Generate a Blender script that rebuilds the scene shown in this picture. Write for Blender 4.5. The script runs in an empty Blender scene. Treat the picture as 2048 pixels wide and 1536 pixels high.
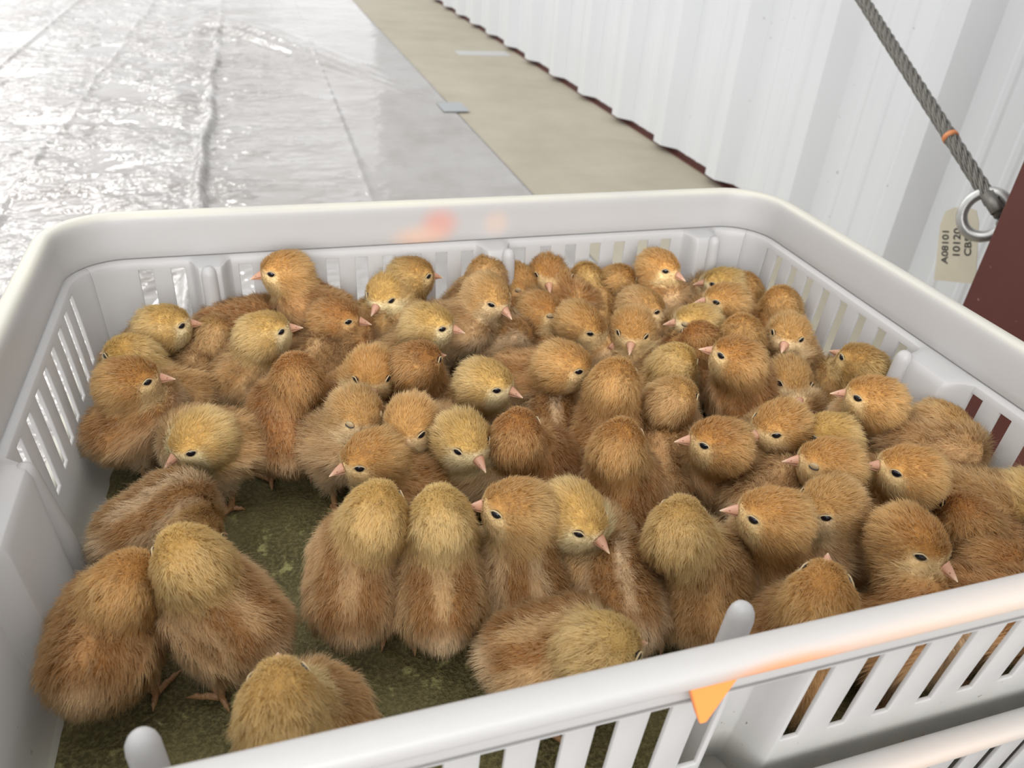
import bpy, bmesh, math, random
import numpy as np
from mathutils import Matrix, Vector

# ------------------------------------------------------------------ camera
SC = bpy.context.scene
COL = SC.collection
cam_d = bpy.data.cameras.new('camera')
cam_d.sensor_width = 36.0
cam_d.lens = 27.15
cam_d.clip_start = 0.02
cam_d.clip_end = 60
cam = bpy.data.objects.new('camera', cam_d)
COL.objects.link(cam)
RIGHT = Vector((0.95386, -0.29303, 0.06543))
DOWN = Vector((-0.10610, -0.53283, -0.83955))
FWD = Vector((0.28088, 0.79387, -0.53933))
CPOS = Vector((-0.14681, -0.37468, 0.35634))
m = Matrix.Identity(4)
for i in range(3):
    m[i][0] = RIGHT[i]; m[i][1] = -DOWN[i]; m[i][2] = -FWD[i]; m[i][3] = CPOS[i]
cam.matrix_world = m
cam_d.dof.use_dof = True
cam_d.dof.focus_distance = 0.45
cam_d.dof.aperture_fstop = 13.0
SC.camera = cam

# ------------------------------------------------------------------ light and exposure
SC.view_settings.view_transform = 'Standard'
SC.view_settings.look = 'None'
SC.view_settings.gamma = 1.0
SC.view_settings.use_curve_mapping = False
SC.view_settings.exposure = 0.76
world = bpy.data.worlds.new('barn_daylight')
SC.world = world
world.use_nodes = True
bg = world.node_tree.nodes['Background']
bg.inputs[0].default_value = (0.98, 0.98, 0.98, 1)
bg.inputs[1].default_value = 0.80

def area(name, loc, target, sx, sy, power, color):
    l = bpy.data.lights.new(name, 'AREA')
    l.shape = 'RECTANGLE'; l.size = sx; l.size_y = sy; l.energy = power; l.color = color
    o = bpy.data.objects.new(name, l); COL.objects.link(o)
    o.location = loc
    o.rotation_euler = (Vector(target) - Vector(loc)).to_track_quat('-Z', 'Y').to_euler()
    return o
area('doorway_daylight', (-3.4, 9.5, 1.6), (-0.6, 1.0, 0.0), 2.4, 2.4, 18, (1.0, 0.99, 0.97))
area('ceiling_lamp_row', (-0.7, -0.4, 2.5), (0.0, 0.05, 0.0), 1.6, 2.6, 12, (1.0, 0.97, 0.93))
area('frontal_fill', (-0.9, -3.3, 1.25), (0.0, 0.0, 0.1), 3.4, 2.0, 84, (1.0, 0.99, 0.98))  # unseen soft light added behind the camera to brighten camera-facing sides
for lx in (-4.2, -2.6, -1.2):
    area('strip_lamp', (lx, 6.2, 4.0), (lx * 0.6, 1.5, 0.0), 0.30, 5.0, 32, (1.0, 0.98, 0.95))

# ------------------------------------------------------------------ material helpers
def mat(name):
    mt = bpy.data.materials.new(name); mt.use_nodes = True
    nt = mt.node_tree
    return mt, nt, nt.nodes, nt.links, nt.nodes['Principled BSDF']
def node(nt, typ, **kw):
    n = nt.nodes.new(typ)
    for k, v in kw.items(): setattr(n, k, v)
    return n
def simple(name, col, rough=0.5, metal=0.0, spec=0.5):
    mt, nt, ns, ln, p = mat(name)
    p.inputs['Base Color'].default_value = (*col, 1); p.inputs['Roughness'].default_value = rough
    p.inputs['Metallic'].default_value = metal; p.inputs['Specular IOR Level'].default_value = spec
    return mt
def noise(nt, vec, scale, detail=3, rough=0.55):
    n = node(nt, 'ShaderNodeTexNoise'); n.inputs['Scale'].default_value = scale
    n.inputs['Detail'].default_value = detail; n.inputs['Roughness'].default_value = rough
    nt.links.new(vec, n.inputs['Vector']); return n
def ramp(nt, fac, stops):
    r = node(nt, 'ShaderNodeValToRGB'); e = r.color_ramp.elements
    while len(e) < len(stops): e.new(0.5)
    for k, (p, c) in enumerate(stops):
        e[k].position = p; e[k].color = (*c, 1) if len(c) == 3 else c
    nt.links.new(fac, r.inputs['Fac']); return r
def mixc(nt, fac, a, b):
    n = node(nt, 'ShaderNodeMix', data_type='RGBA')
    for s, v in ((n.inputs['Factor'], fac), (n.inputs['A'], a), (n.inputs['B'], b)):
        if isinstance(v, bpy.types.NodeSocket): nt.links.new(v, s)
        elif isinstance(v, (int, float)): s.default_value = v
        else: s.default_value = (*v, 1)
    return n.outputs['Result']
def mth(nt, op, a, b=None, c=None, clamp=False):
    n = node(nt, 'ShaderNodeMath', operation=op, use_clamp=clamp)
    for s, v in zip(n.inputs, (a, b, c)):
        if v is None: continue
        if isinstance(v, bpy.types.NodeSocket): nt.links.new(v, s)
        else: s.default_value = v
    return n.outputs[0]
def objco(nt):
    return node(nt, 'ShaderNodeTexCoord').outputs['Object']
def bump(nt, height, dist, strength=1.0):
    b = node(nt, 'ShaderNodeBump'); b.inputs['Strength'].default_value = strength
    b.inputs['Distance'].default_value = dist; nt.links.new(height, b.inputs['Height']); return b.outputs['Normal']

# white crate plastic: milky, waxy, with specks of dirt low down and the orange glow of clips behind it painted into the colour
def plastic(name, clip_glows=(), dirt=False, yellow=False):
    mt, nt, ns, ln, p = mat(name)
    co = objco(nt)
    n1 = noise(nt, co, 14, 4)
    base = mixc(nt, n1.outputs['Fac'], (0.505, 0.50, 0.498), (0.545, 0.54, 0.54))
    sep = node(nt, 'ShaderNodeSeparateXYZ'); ln.new(co, sep.inputs[0])
    if yellow:
        n2 = noise(nt, co, 9, 3)
        top = node(nt, 'ShaderNodeMapRange'); ln.new(sep.outputs['Z'], top.inputs['Value'])
        top.inputs['From Min'].default_value = 0.1355; top.inputs['From Max'].default_value = 0.139
        far = node(nt, 'ShaderNodeMapRange'); ln.new(sep.outputs['Y'], far.inputs['Value'])
        far.inputs['From Min'].default_value = -0.20; far.inputs['From Max'].default_value = -0.10; far.inputs['To Min'].default_value = 0.12
        f = mth(nt, 'MULTIPLY', mth(nt, 'MULTIPLY', top.outputs[0], far.outputs[0]), mth(nt, 'MULTIPLY', n2.outputs['Fac'], 1.15))
        base = mixc(nt, f, base, (0.74, 0.72, 0.58))
    if dirt:
        n3 = noise(nt, co, 260, 2, 0.6)
        low = node(nt, 'ShaderNodeMapRange'); ln.new(sep.outputs['Z'], low.inputs['Value'])
        low.inputs['From Min'].default_value = 0.05; low.inputs['From Max'].default_value = 0.0
        n4 = noise(nt, co, 40, 3)
        spots = mth(nt, 'GREATER_THAN', mth(nt, 'ADD', n3.outputs['Fac'], mth(nt, 'MULTIPLY', n4.outputs['Fac'], 0.25)), 0.865)
        base = mixc(nt, mth(nt, 'MULTIPLY', spots, mth(nt, 'GREATER_THAN', low.outputs[0], 0.12)), base, (0.10, 0.075, 0.02))
        film = mth(nt, 'MULTIPLY', low.outputs[0], mth(nt, 'MULTIPLY', n4.outputs['Fac'], 0.55))
        base = mixc(nt, film, base, (0.62, 0.60, 0.36))
    for (x, y, z, rx, ry, rz, c, k) in clip_glows:
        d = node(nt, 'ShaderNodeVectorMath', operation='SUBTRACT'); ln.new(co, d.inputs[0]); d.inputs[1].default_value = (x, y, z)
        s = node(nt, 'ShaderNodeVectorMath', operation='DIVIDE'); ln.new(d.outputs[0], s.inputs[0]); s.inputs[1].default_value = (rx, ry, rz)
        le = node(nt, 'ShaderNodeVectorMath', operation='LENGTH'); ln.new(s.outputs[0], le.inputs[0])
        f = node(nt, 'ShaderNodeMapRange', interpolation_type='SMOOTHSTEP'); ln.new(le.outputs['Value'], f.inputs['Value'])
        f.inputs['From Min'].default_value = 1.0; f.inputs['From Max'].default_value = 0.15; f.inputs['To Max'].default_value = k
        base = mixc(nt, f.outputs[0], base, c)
    ln.new(base, p.inputs['Base Color'])
    p.inputs['Roughness'].default_value = 0.36
    p.inputs['Specular IOR Level'].default_value = 0.45
    n5 = noise(nt, co, 120, 2)
    ln.new(bump(nt, n5.outputs['Fac'], 0.0006, 0.25), p.inputs['Normal'])
    tr = node(nt, 'ShaderNodeBsdfTranslucent'); tr.inputs['Color'].default_value = (0.74, 0.735, 0.73, 1)
    mx = node(nt, 'ShaderNodeMixShader'); mx.inputs[0].default_value = 0.36
    ln.new(p.outputs[0], mx.inputs[1]); ln.new(tr.outputs[0], mx.inputs[2])
    ln.new(mx.outputs[0], ns['Material Output'].inputs['Surface'])
    return mt
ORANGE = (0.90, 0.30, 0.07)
M_RIM = plastic('rim_plastic', clip_glows=[  # orange light of the clips showing through the rim, painted as base colour
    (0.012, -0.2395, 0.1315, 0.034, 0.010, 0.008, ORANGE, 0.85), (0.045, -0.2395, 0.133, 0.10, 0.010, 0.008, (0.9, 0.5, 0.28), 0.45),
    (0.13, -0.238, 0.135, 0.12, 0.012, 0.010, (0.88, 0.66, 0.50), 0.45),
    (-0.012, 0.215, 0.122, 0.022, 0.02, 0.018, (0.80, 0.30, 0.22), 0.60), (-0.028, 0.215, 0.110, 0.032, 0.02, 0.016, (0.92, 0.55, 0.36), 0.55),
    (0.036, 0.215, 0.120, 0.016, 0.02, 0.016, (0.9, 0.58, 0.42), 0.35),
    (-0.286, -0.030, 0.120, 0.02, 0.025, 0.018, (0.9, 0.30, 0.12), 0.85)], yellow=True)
M_WALLP = plastic('wall_plastic', dirt=True)
M_POST = plastic('post_plastic')
M_CLIP = simple('orange_plastic', (0.92, 0.27, 0.06), 0.45)

# ------------------------------------------------------------------ object helpers
def link_mesh(name, verts, faces, material, parent=None, smooth=True):
    me = bpy.data.meshes.new(name)
    me.from_pydata([tuple(v) for v in verts], [], [tuple(f) for f in faces])
    me.materials.append(material)
    if smooth: me.polygons.foreach_set('use_smooth', [True] * len(me.polygons))
    me.update()
    o = bpy.data.objects.new(name, me); COL.objects.link(o)
    if parent: o.parent = parent
    return o
def empty(name, loc, rz=0.0):
    o = bpy.data.objects.new(name, None); o.empty_display_size = 0.01
    COL.objects.link(o); o.location = loc; o.rotation_euler = (0, 0, rz); return o
def tag(o, label=None, cat=None, group=None, kind=None):
    for k, v in (('label', label), ('category', cat), ('group', group), ('kind', kind)):
        if v: o[k] = v
    return o
def copy_tree(o, parent=None):
    c = o.copy(); COL.objects.link(c); c.parent = parent
    for ch in list(o.children): copy_tree(ch, c)
    return c
def tube(pts, radii, n=8, cap=True):
    pts = [Vector(p) for p in pts]; V = []; F = []
    up = Vector((0, 0, 1)); prev = None
    for i, p in enumerate(pts):
        t = (pts[min(i + 1, len(pts) - 1)] - pts[max(i - 1, 0)]).normalized()
        if prev is None:
            a = t.cross(up)
            if a.length < 1e-4: a = t.cross(Vector((1, 0, 0)))
        else: a = prev - t * prev.dot(t)
        a.normalize(); prev = a.copy(); b = t.cross(a)
        for k in range(n):
            w = 2 * math.pi * k / n
            V.append(p + (a * math.cos(w) + b * math.sin(w)) * radii[i])
    for i in range(len(pts) - 1):
        for k in range(n):
            k2 = (k + 1) % n
            F.append((i * n + k, i * n + k2, (i + 1) * n + k2, (i + 1) * n + k))
    if cap:
        F.append(tuple(range(n - 1, -1, -1))); F.append(tuple((len(pts) - 1) * n + k for k in range(n)))
    return V, F
def merge(parts):
    V = []; F = []
    for v, f in parts:
        o = len(V); V += list(v); F += [tuple(i + o for i in q) for q in f]
    return V, F
def box(x0, x1, y0, y1, z0, z1):
    V = [(x, y, z) for z in (z0, z1) for y in (y0, y1) for x in (x0, x1)]
    return V, [(0, 2, 3, 1), (4, 5, 7, 6), (0, 1, 5, 4), (1, 3, 7, 5), (3, 2, 6, 7), (2, 0, 4, 6)]
def bevel(o, w, seg=2, angle=35):
    md = o.modifiers.new('bevel', 'BEVEL'); md.width = w; md.segments = seg; md.limit_method = 'ANGLE'; md.angle_limit = math.radians(angle)

# ------------------------------------------------------------------ the barn: floor, wall, trim
GZ = -0.223
def floor_material():
    mt, nt, ns, ln, p = mat('concrete')
    co = objco(nt)
    a = noise(nt, co, 1.1, 6, 0.6); b = noise(nt, co, 5.0, 5, 0.65); c = noise(nt, co, 160, 2)
    f = mth(nt, 'ADD', mth(nt, 'MULTIPLY', a.outputs['Fac'], 0.55), mth(nt, 'MULTIPLY', b.outputs['Fac'], 0.45))
    r = ramp(nt, f, [(0.30, (0.29, 0.258, 0.19)), (0.52, (0.37, 0.335, 0.258)), (0.72, (0.435, 0.40, 0.32))])
    col = mixc(nt, mth(nt, 'MULTIPLY', c.outputs['Fac'], 0.18), r.outputs['Color'], (0.24, 0.21, 0.16))
    ln.new(col, p.inputs['Base Color']); p.inputs['Roughness'].default_value = 0.62
    ln.new(bump(nt, c.outputs['Fac'], 0.002, 0.3), p.inputs['Normal'])
    return mt
V, F = box(-7, 1.4, -2.5, 12, GZ - 0.15, GZ - 0.004)
o = link_mesh('floor', V, F, floor_material(), smooth=False); o['kind'] = 'structure'

def wall_material():
    mt, nt, ns, ln, p = mat('painted_metal')
    co = objco(nt)
    st = node(nt, 'ShaderNodeMapping'); st.inputs['Scale'].default_value = (1, 14, 0.7); ln.new(co, st.inputs['Vector'])
    a = noise(nt, st.outputs[0], 3.0, 4); b = noise(nt, co, 55, 2, 0.6); c = noise(nt, co, 9, 3)
    base = mixc(nt, a.outputs['Fac'], (0.59, 0.605, 0.625), (0.64, 0.655, 0.668))
    spots = mth(nt, 'GREATER_THAN', mth(nt, 'ADD', b.outputs['Fac'], mth(nt, 'MULTIPLY', c.outputs['Fac'], 0.3)), 0.915)
    base = mixc(nt, mth(nt, 'MULTIPLY', spots, 0.75), base, (0.30, 0.28, 0.25))
    ln.new(base, p.inputs['Base Color']); p.inputs['Roughness'].default_value = 0.33
    return mt
XW = 0.935
prof = []                       # corrugated sheet: 30 mm ribs, two low stiffeners in each flat
y = -1.6
PER = 0.2925; Y0 = 1.263
k0 = int((-1.6 - Y0) / PER) - 1
for k in range(k0, 20):
    c = Y0 + k * PER
    for dy, dx in ((-0.060, 0), (-0.022, -0.031), (0.022, -0.031), (0.060, 0), (0.108, 0), (0.114, -0.0018), (0.124, -0.0018), (0.130, 0),
                   (0.166, 0), (0.172, -0.0018), (0.182, -0.0018), (0.188, 0)):
        prof.append((XW + dx, c + dy))
z0, z1 = GZ + 0.014, 2.6
n = len(prof); V = []; F = []
for (x, yy) in prof: V += [(x, yy, z0), (x, yy, z1), (x + 0.0016, yy, z0), (x + 0.0016, yy, z1)]
for i in range(n - 1):
    a, b = i * 4, i * 4 + 4
    F += [(a, a + 1, b + 1, b), (a + 2, b + 2, b + 3, a + 3), (a, b, b + 2, a + 2), (a + 1, a + 3, b + 3, b + 1)]
o = link_mesh('wall_right', V, F, wall_material(), smooth=False); o['kind'] = 'structure'
bevel(o, 0.004, 2, 15)
M_RED = None
def red_material():
    mt, nt, ns, ln, p = mat('red_oxide_paint')
    co = objco(nt)
    a = noise(nt, co, 18, 4); b = noise(nt, co, 90, 2)
    base = mixc(nt, a.outputs['Fac'], (0.062, 0.0125, 0.008), (0.078, 0.017, 0.011))
    scr = mth(nt, 'GREATER_THAN', mth(nt, 'ADD', b.outputs['Fac'], mth(nt, 'MULTIPLY', a.outputs['Fac'], 0.3)), 0.90)
    base = mixc(nt, mth(nt, 'MULTIPLY', scr, 0.35), base, (0.35, 0.22, 0.18))
    ln.new(base, p.inputs['Base Color']); p.inputs['Roughness'].default_value = 0.45
    return mt
M_RED = red_material()
V, F = merge([box(XW + 0.004, XW + 0.010, -1.6, 7.0, GZ - 0.004, GZ + 0.11), box(XW - 0.004, XW + 0.010, -1.6, 7.0, GZ - 0.004, GZ + 0.002)])
o = link_mesh('trim_1', V, F, M_RED, smooth=False); o['kind'] = 'structure'

# ------------------------------------------------------------------ steel column, eye bolt, cable, tag
V, F = merge([box(0.594, 0.606, 0.088, 0.2175, GZ - 0.004, 2.6), box(0.890, 0.900, 0.088, 0.2175, GZ - 0.004, 2.6),
              box(0.606, 0.890, 0.149, 0.157, GZ - 0.004, 2.6)])
o = link_mesh('steel_column', V, F, M_RED, smooth=False); bevel(o, 0.0012, 2)
tag(o, 'dark red painted steel column standing between crate and white wall', 'column', kind='structure')

def metal(name, col, rough):
    mt, nt, ns, ln, p = mat(name)
    co = objco(nt); a = noise(nt, co, 90, 4)
    ln.new(mixc(nt, a.outputs['Fac'], [c * 0.55 for c in col], col), p.inputs['Base Color'])
    p.inputs['Metallic'].default_value = 0.85; p.inputs['Roughness'].default_value = rough
    return mt
M_ZINC = metal('galvanised_steel', (0.62, 0.62, 0.60), 0.36)
M_ROPE = metal('weathered_wire', (0.23, 0.22, 0.20), 0.5)
RC = Vector((0.70, 0.322, 0.056))
er = empty('eye_bolt', (0.70, 0.157, RC.z))
tag(er, 'galvanised eye bolt ring holding the steel cable at the red column', 'eye bolt')
R0, r0 = 0.0250, 0.0066
ring_dir = Vector((-0.78, -0.58, 0.22)).normalized()          # ring lies roughly facing the room
e1 = Vector((0.12, 0.0, 1.0)); e1 = (e1 - ring_dir * e1.dot(ring_dir)).normalized(); e2 = e1.cross(ring_dir)
V = []; F = []; NU, NV = 40, 12
for i in range(NU):
    w = 2 * math.pi * i / NU; q = e1 * math.cos(w) * 1.08 + e2 * math.sin(w)
    for j in range(NV):
        a = 2 * math.pi * j / NV
        V.append(RC - Vector(er.location) + q * (R0 + r0 * math.cos(a)) + ring_dir * r0 * math.sin(a))
for i in range(NU):
    for j in range(NV):
        i2, j2 = (i + 1) % NU, (j + 1) % NV
        F.append((i * NV + j, i2 * NV + j, i2 * NV + j2, i * NV + j2))
link_mesh('ring', V, F, M_ZINC, er)
V, F = tube([(0, -0.012, 0), (0, 0.06, 0.0), (0, 0.142, 0.0)], [0.0065] * 3, 12)
link_mesh('shank', V, F, M_ZINC, er)
V, F = tube([(0, -0.014, 0), (0, -0.005, 0)], [0.013] * 2, 6)
link_mesh('nut', V, F, M_ZINC, er, smooth=False)

CA = RC + e1 * R0 * 0.80 + e2 * R0 * 0.62
cam_pt = Vector((0.735, 0.692, 0.2515))
for s in (1,):
    q = RC - e2 * 0.0
P0 = Vector((0.697, 0.318, 0.074)); P1 = cam_pt
dirc = (P1 - P0).normalized(); P2 = P0 + dirc * 2.2
a = dirc.cross(Vector((0, 0, 1))).normalized(); b = dirc.cross(a)
parts = []
for k in range(6):                                             # six strands, each laid from five wires
    L = 1.5; N = 260
    for q in range(5):
        pts = []
        for i in range(N + 1):
            t = i / N * L
            w = 2 * math.pi * (k / 6 + t / 0.090); w2 = 2 * math.pi * (q / 5 - t / 0.050)
            er_ = a * math.cos(w) + b * math.sin(w); et_ = -a * math.sin(w) + b * math.cos(w)
            pts.append(P0 + dirc * t + er_ * (0.0056 + 0.0021 * math.cos(w2)) + et_ * 0.0021 * math.sin(w2))
        parts.append(tube(pts, [0.0014] * len(pts), 5))
parts.append(tube([P0 + dirc * (i * 0.1) for i in range(16)], [0.0042] * 16, 8))
loop = [P0 + dirc * 0.004, P0 - dirc * 0.010 - ring_dir * 0.006, P0 - dirc * 0.020 - ring_dir * 0.001, P0 - dirc * 0.016 + ring_dir * 0.011, P0 + dirc * 0.010 + ring_dir * 0.008]
parts.append(tube(loop, [0.0075] * 5, 10))
V, F = merge(parts)
o = link_mesh('steel_cable', V, F, M_ROPE)
tag(o, 'twisted grey steel cable running up from the ring along the wall', 'cable')
mk, nt, ns, ln, p = mat('orange_paint'); p.inputs['Base Color'].default_value = (0.55, 0.20, 0.07, 1)
V, F = tube([P0 + dirc * 0.112, P0 + dirc * 0.118], [0.0098] * 2, 12)
link_mesh('paint_mark', V, F, mk, o)

def tag_material():
    mt, nt, ns, ln, p = mat('tag_paper')
    co = objco(nt); a = noise(nt, co, 30, 4)
    ln.new(mixc(nt, a.outputs['Fac'], (0.50, 0.46, 0.35), (0.62, 0.58, 0.46)), p.inputs['Base Color'])
    p.inputs['Roughness'].default_value = 0.6; return mt
M_TAG = tag_material(); M_INK = simple('marker_ink', (0.03, 0.028, 0.03), 0.6)
TG = [Vector(v) for v in [(0.785, 0.434, 0.0133), (0.785, 0.37, 0.0371), (0.79, 0.3676, -0.0665), (0.79, 0.4349, -0.0918)]]                         # top left, top right, bottom right, bottom left
ux = (TG[2] - TG[3]); uy = (TG[0] - TG[3]); WT, HT = ux.length, uy.length
ux.normalize(); uy = (uy - ux * uy.dot(ux)).normalized(); un = ux.cross(uy)
tr = empty('cable_tag', TG[3])
tr.rotation_euler = Matrix((ux, uy, un)).transposed().to_euler()
tag(tr, 'cream tag with handwritten numbers hanging behind the eye bolt ring', 'tag')
outl = [(0, 0), (WT, 0), (WT, HT * 0.80), (WT * 0.93, HT * 0.96), (WT * 0.75, HT), (WT * 0.42, HT), (WT * 0.22, HT * 0.95), (WT * 0.10, HT * 0.78)]
n = len(outl)
V = [(x, yy, 0.0) for x, yy in outl] + [(x, yy, -0.0006) for x, yy in outl]
F = [tuple(range(n)), tuple(range(2 * n - 1, n - 1, -1))] + [(i, i + n, (i + 1) % n + n, (i + 1) % n) for i in range(n)]
link_mesh('tag_sheet', V, F, M_TAG, tr, smooth=False)
def text_mesh(body, size, loc, rz, parent, name):
    cu = bpy.data.curves.new(name, 'FONT'); cu.body = body; cu.size = size; cu.extrude = 0.0001
    cu.offset = 0.0003
    t = bpy.data.objects.new('tmp', cu); COL.objects.link(t)
    bpy.context.view_layer.update()
    me = bpy.data.meshes.new_from_object(t.evaluated_get(bpy.context.evaluated_depsgraph_get()))
    bpy.data.objects.remove(t); bpy.data.curves.remove(cu)
    me.materials.clear(); me.materials.append(M_INK)
    o = bpy.data.objects.new(name, me); COL.objects.link(o); o.parent = parent
    o.location = loc; o.rotation_euler = (0, 0, rz); return o
text_mesh('A08101', HT * 0.150, (WT * 0.32, HT * 0.24, 0.0003), math.radians(90), tr, 'number')
text_mesh('10120', HT * 0.160, (WT * 0.60, HT * 0.33, 0.0003), math.radians(90), tr, 'number')
text_mesh('CB5', HT * 0.150, (WT * 0.86, HT * 0.36, 0.0003), math.radians(90), tr, 'number')

# ------------------------------------------------------------------ plastic sheet and tape
def sheet_material():
    mt, nt, ns, ln, p = mat('clear_plastic_sheet')
    co = objco(nt)
    a = noise(nt, co, 2.2, 4); b = noise(nt, co, 9, 4)
    sep = node(nt, 'ShaderNodeSeparateXYZ'); ln.new(co, sep.inputs[0])
    f = mth(nt, 'ADD', mth(nt, 'MULTIPLY', a.outputs['Fac'], 0.6), mth(nt, 'MULTIPLY', b.outputs['Fac'], 0.4))
    r = ramp(nt, f, [(0.36, (0.225, 0.20, 0.18)), (0.52, (0.295, 0.28, 0.265)), (0.70, (0.34, 0.33, 0.315))])
    ln.new(r.outputs['Color'], p.inputs['Base Color'])
    p.inputs['Roughness'].default_value = 0.12; p.inputs['IOR'].default_value = 1.55
    p.inputs['Specular IOR Level'].default_value = 0.75
    sc = node(nt, 'ShaderNodeMapping'); sc.inputs['Scale'].default_value = (1.0, 1.5, 1.0); ln.new(co, sc.inputs['Vector'])
    w1 = noise(nt, sc.outputs[0], 21, 2.0, 0.4); w2 = noise(nt, co, 5, 3); w3 = noise(nt, sc.outputs[0], 85, 1, 0.4)
    wr = node(nt, 'ShaderNodeMapRange'); ln.new(sep.outputs['X'], wr.inputs['Value'])
    wr.inputs['From Min'].default_value = 0.10; wr.inputs['From Max'].default_value = -0.30
    wr.inputs['To Min'].default_value = 0.12; wr.inputs['To Max'].default_value = 1.0
    msk = ramp(nt, w2.outputs['Fac'], [(0.40, (0.10, 0.10, 0.10)), (0.62, (1, 1, 1))])
    h = mth(nt, 'MULTIPLY', mth(nt, 'MULTIPLY', mth(nt, 'ADD', w1.outputs['Fac'], mth(nt, 'MULTIPLY', w3.outputs['Fac'], 0.13)), wr.outputs[0]), msk.outputs['Color'])
    ln.new(bump(nt, h, 0.025, 1.0), p.inputs['Normal'])
    return mt
xs = np.concatenate([np.arange(-3.6, -1.0, 0.02), np.arange(-1.0, 0.434, 0.0055), [0.438]])
ys = np.concatenate([np.arange(-1.0, 0.3, 0.06), np.arange(0.3, 4.6, 0.022), np.arange(4.6, 8.0, 0.08)])
X, Y = np.meshgrid(xs, ys, indexing='ij')
rng = np.random.default_rng(4)
def ridge(d, w): return np.exp(-(d / w) ** 2)
Z = np.zeros_like(X)
wob = 0.006 * np.sin(Y * 7.1) + 0.004 * np.sin(Y * 17 + 1)
fx = X - (-0.287 + 0.010 * Y + wob)
Z += 0.016 * ridge(fx, 0.012) * np.clip((4.2 - Y) / 2.2, 0.3, 1) - 0.007 * ridge(fx - 0.030, 0.014) - 0.004 * ridge(fx + 0.035, 0.02)
Z += (0.0040 + 0.002 * np.sin(Y * 60)) * ridge(X - (0.052 + 0.016 * Y), 0.006)
Z += (0.004 + 0.002 * np.sin(Y * 45)) * ridge(X - (-0.66 + 0.025 * Y + wob), 0.007)
Z += 0.006 * ridge(X - (-0.93 + 0.012 * Y), 0.008) - 0.004 * ridge(X - (-0.86 + 0.012 * Y), 0.006)
A0 = np.array([-0.26, 3.42]); B0 = np.array([0.436, 2.0]); dd = (B0 - A0) / np.linalg.norm(B0 - A0); nn = np.array([-dd[1], dd[0]])
for off, h, w in ((0, 0.022, 0.020), (0.11, 0.017, 0.018), (-0.09, 0.007, 0.02), (0.22, 0.006, 0.02)):
    t = ((X - A0[0]) * dd[0] + (Y - A0[1]) * dd[1]) / np.linalg.norm(B0 - A0)
    spread = 1.0 - 0.8 * np.clip(t, 0, 1)
    d = (X - A0[0]) * nn[0] + (Y - A0[1]) * nn[1] - off * spread
    Z += h * ridge(d, w * (0.5 + 0.5 * spread)) * np.clip(1 - t, 0, 1) * np.clip((t + 0.15) / 0.15, 0, 1)
for k in range(26):                                            # small tension wrinkles running off the long fold
    y0 = rng.uniform(1.0, 3.2); sgn = rng.choice([-1, 1]); an = rng.uniform(-0.5, 0.1)
    lx = rng.uniform(0.08, 0.25)
    t = sgn * (X + 0.27); d = Y - y0 - an * t
    Z += rng.uniform(0.003, 0.008) * ridge(d, 0.016) * (t > 0) * np.exp(-t / lx)
Z = np.maximum(Z, -0.0012) * np.clip((Y - 0.30) / 0.25, 0, 1)
Z += GZ - 0.0012
nx, ny = X.shape
V = np.stack([X, Y, Z], -1).reshape(-1, 3)
idx = np.arange(nx * ny).reshape(nx, ny)
F = np.stack([idx[:-1, :-1], idx[1:, :-1], idx[1:, 1:], idx[:-1, 1:]], -1).reshape(-1, 4)
o = link_mesh('plastic_sheet', V.tolist(), F.tolist(), sheet_material())
md = o.modifiers.new('thickness', 'SOLIDIFY'); md.thickness = 0.0012; md.offset = -1
tag(o, 'wrinkled shiny clear plastic sheet spread over the concrete floor', 'plastic sheet')
M_TAPE = simple('duct_tape', (0.30, 0.32, 0.33), 0.5)
V, F = box(-0.035, 0.045, -0.055, 0.055, 0, 0.0012)
o = link_mesh('tape_strip', V, F, M_TAPE, smooth=False); o.location = (0.432, 2.02, GZ + 0.0008)
tag(o, 'small grey tape patch holding the edge of the plastic sheet', 'tape')
o = link_mesh('tape_strip', *merge([box(-0.16, 0.06, -0.05, 0.045, 0, 0.0012)]), simple('old_tape', (0.42, 0.42, 0.41), 0.55), smooth=False); o.location = (0.83, 2.93, GZ - 0.004)
tag(o, 'worn grey tape scrap on bare concrete against the wall', 'tape')

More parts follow.
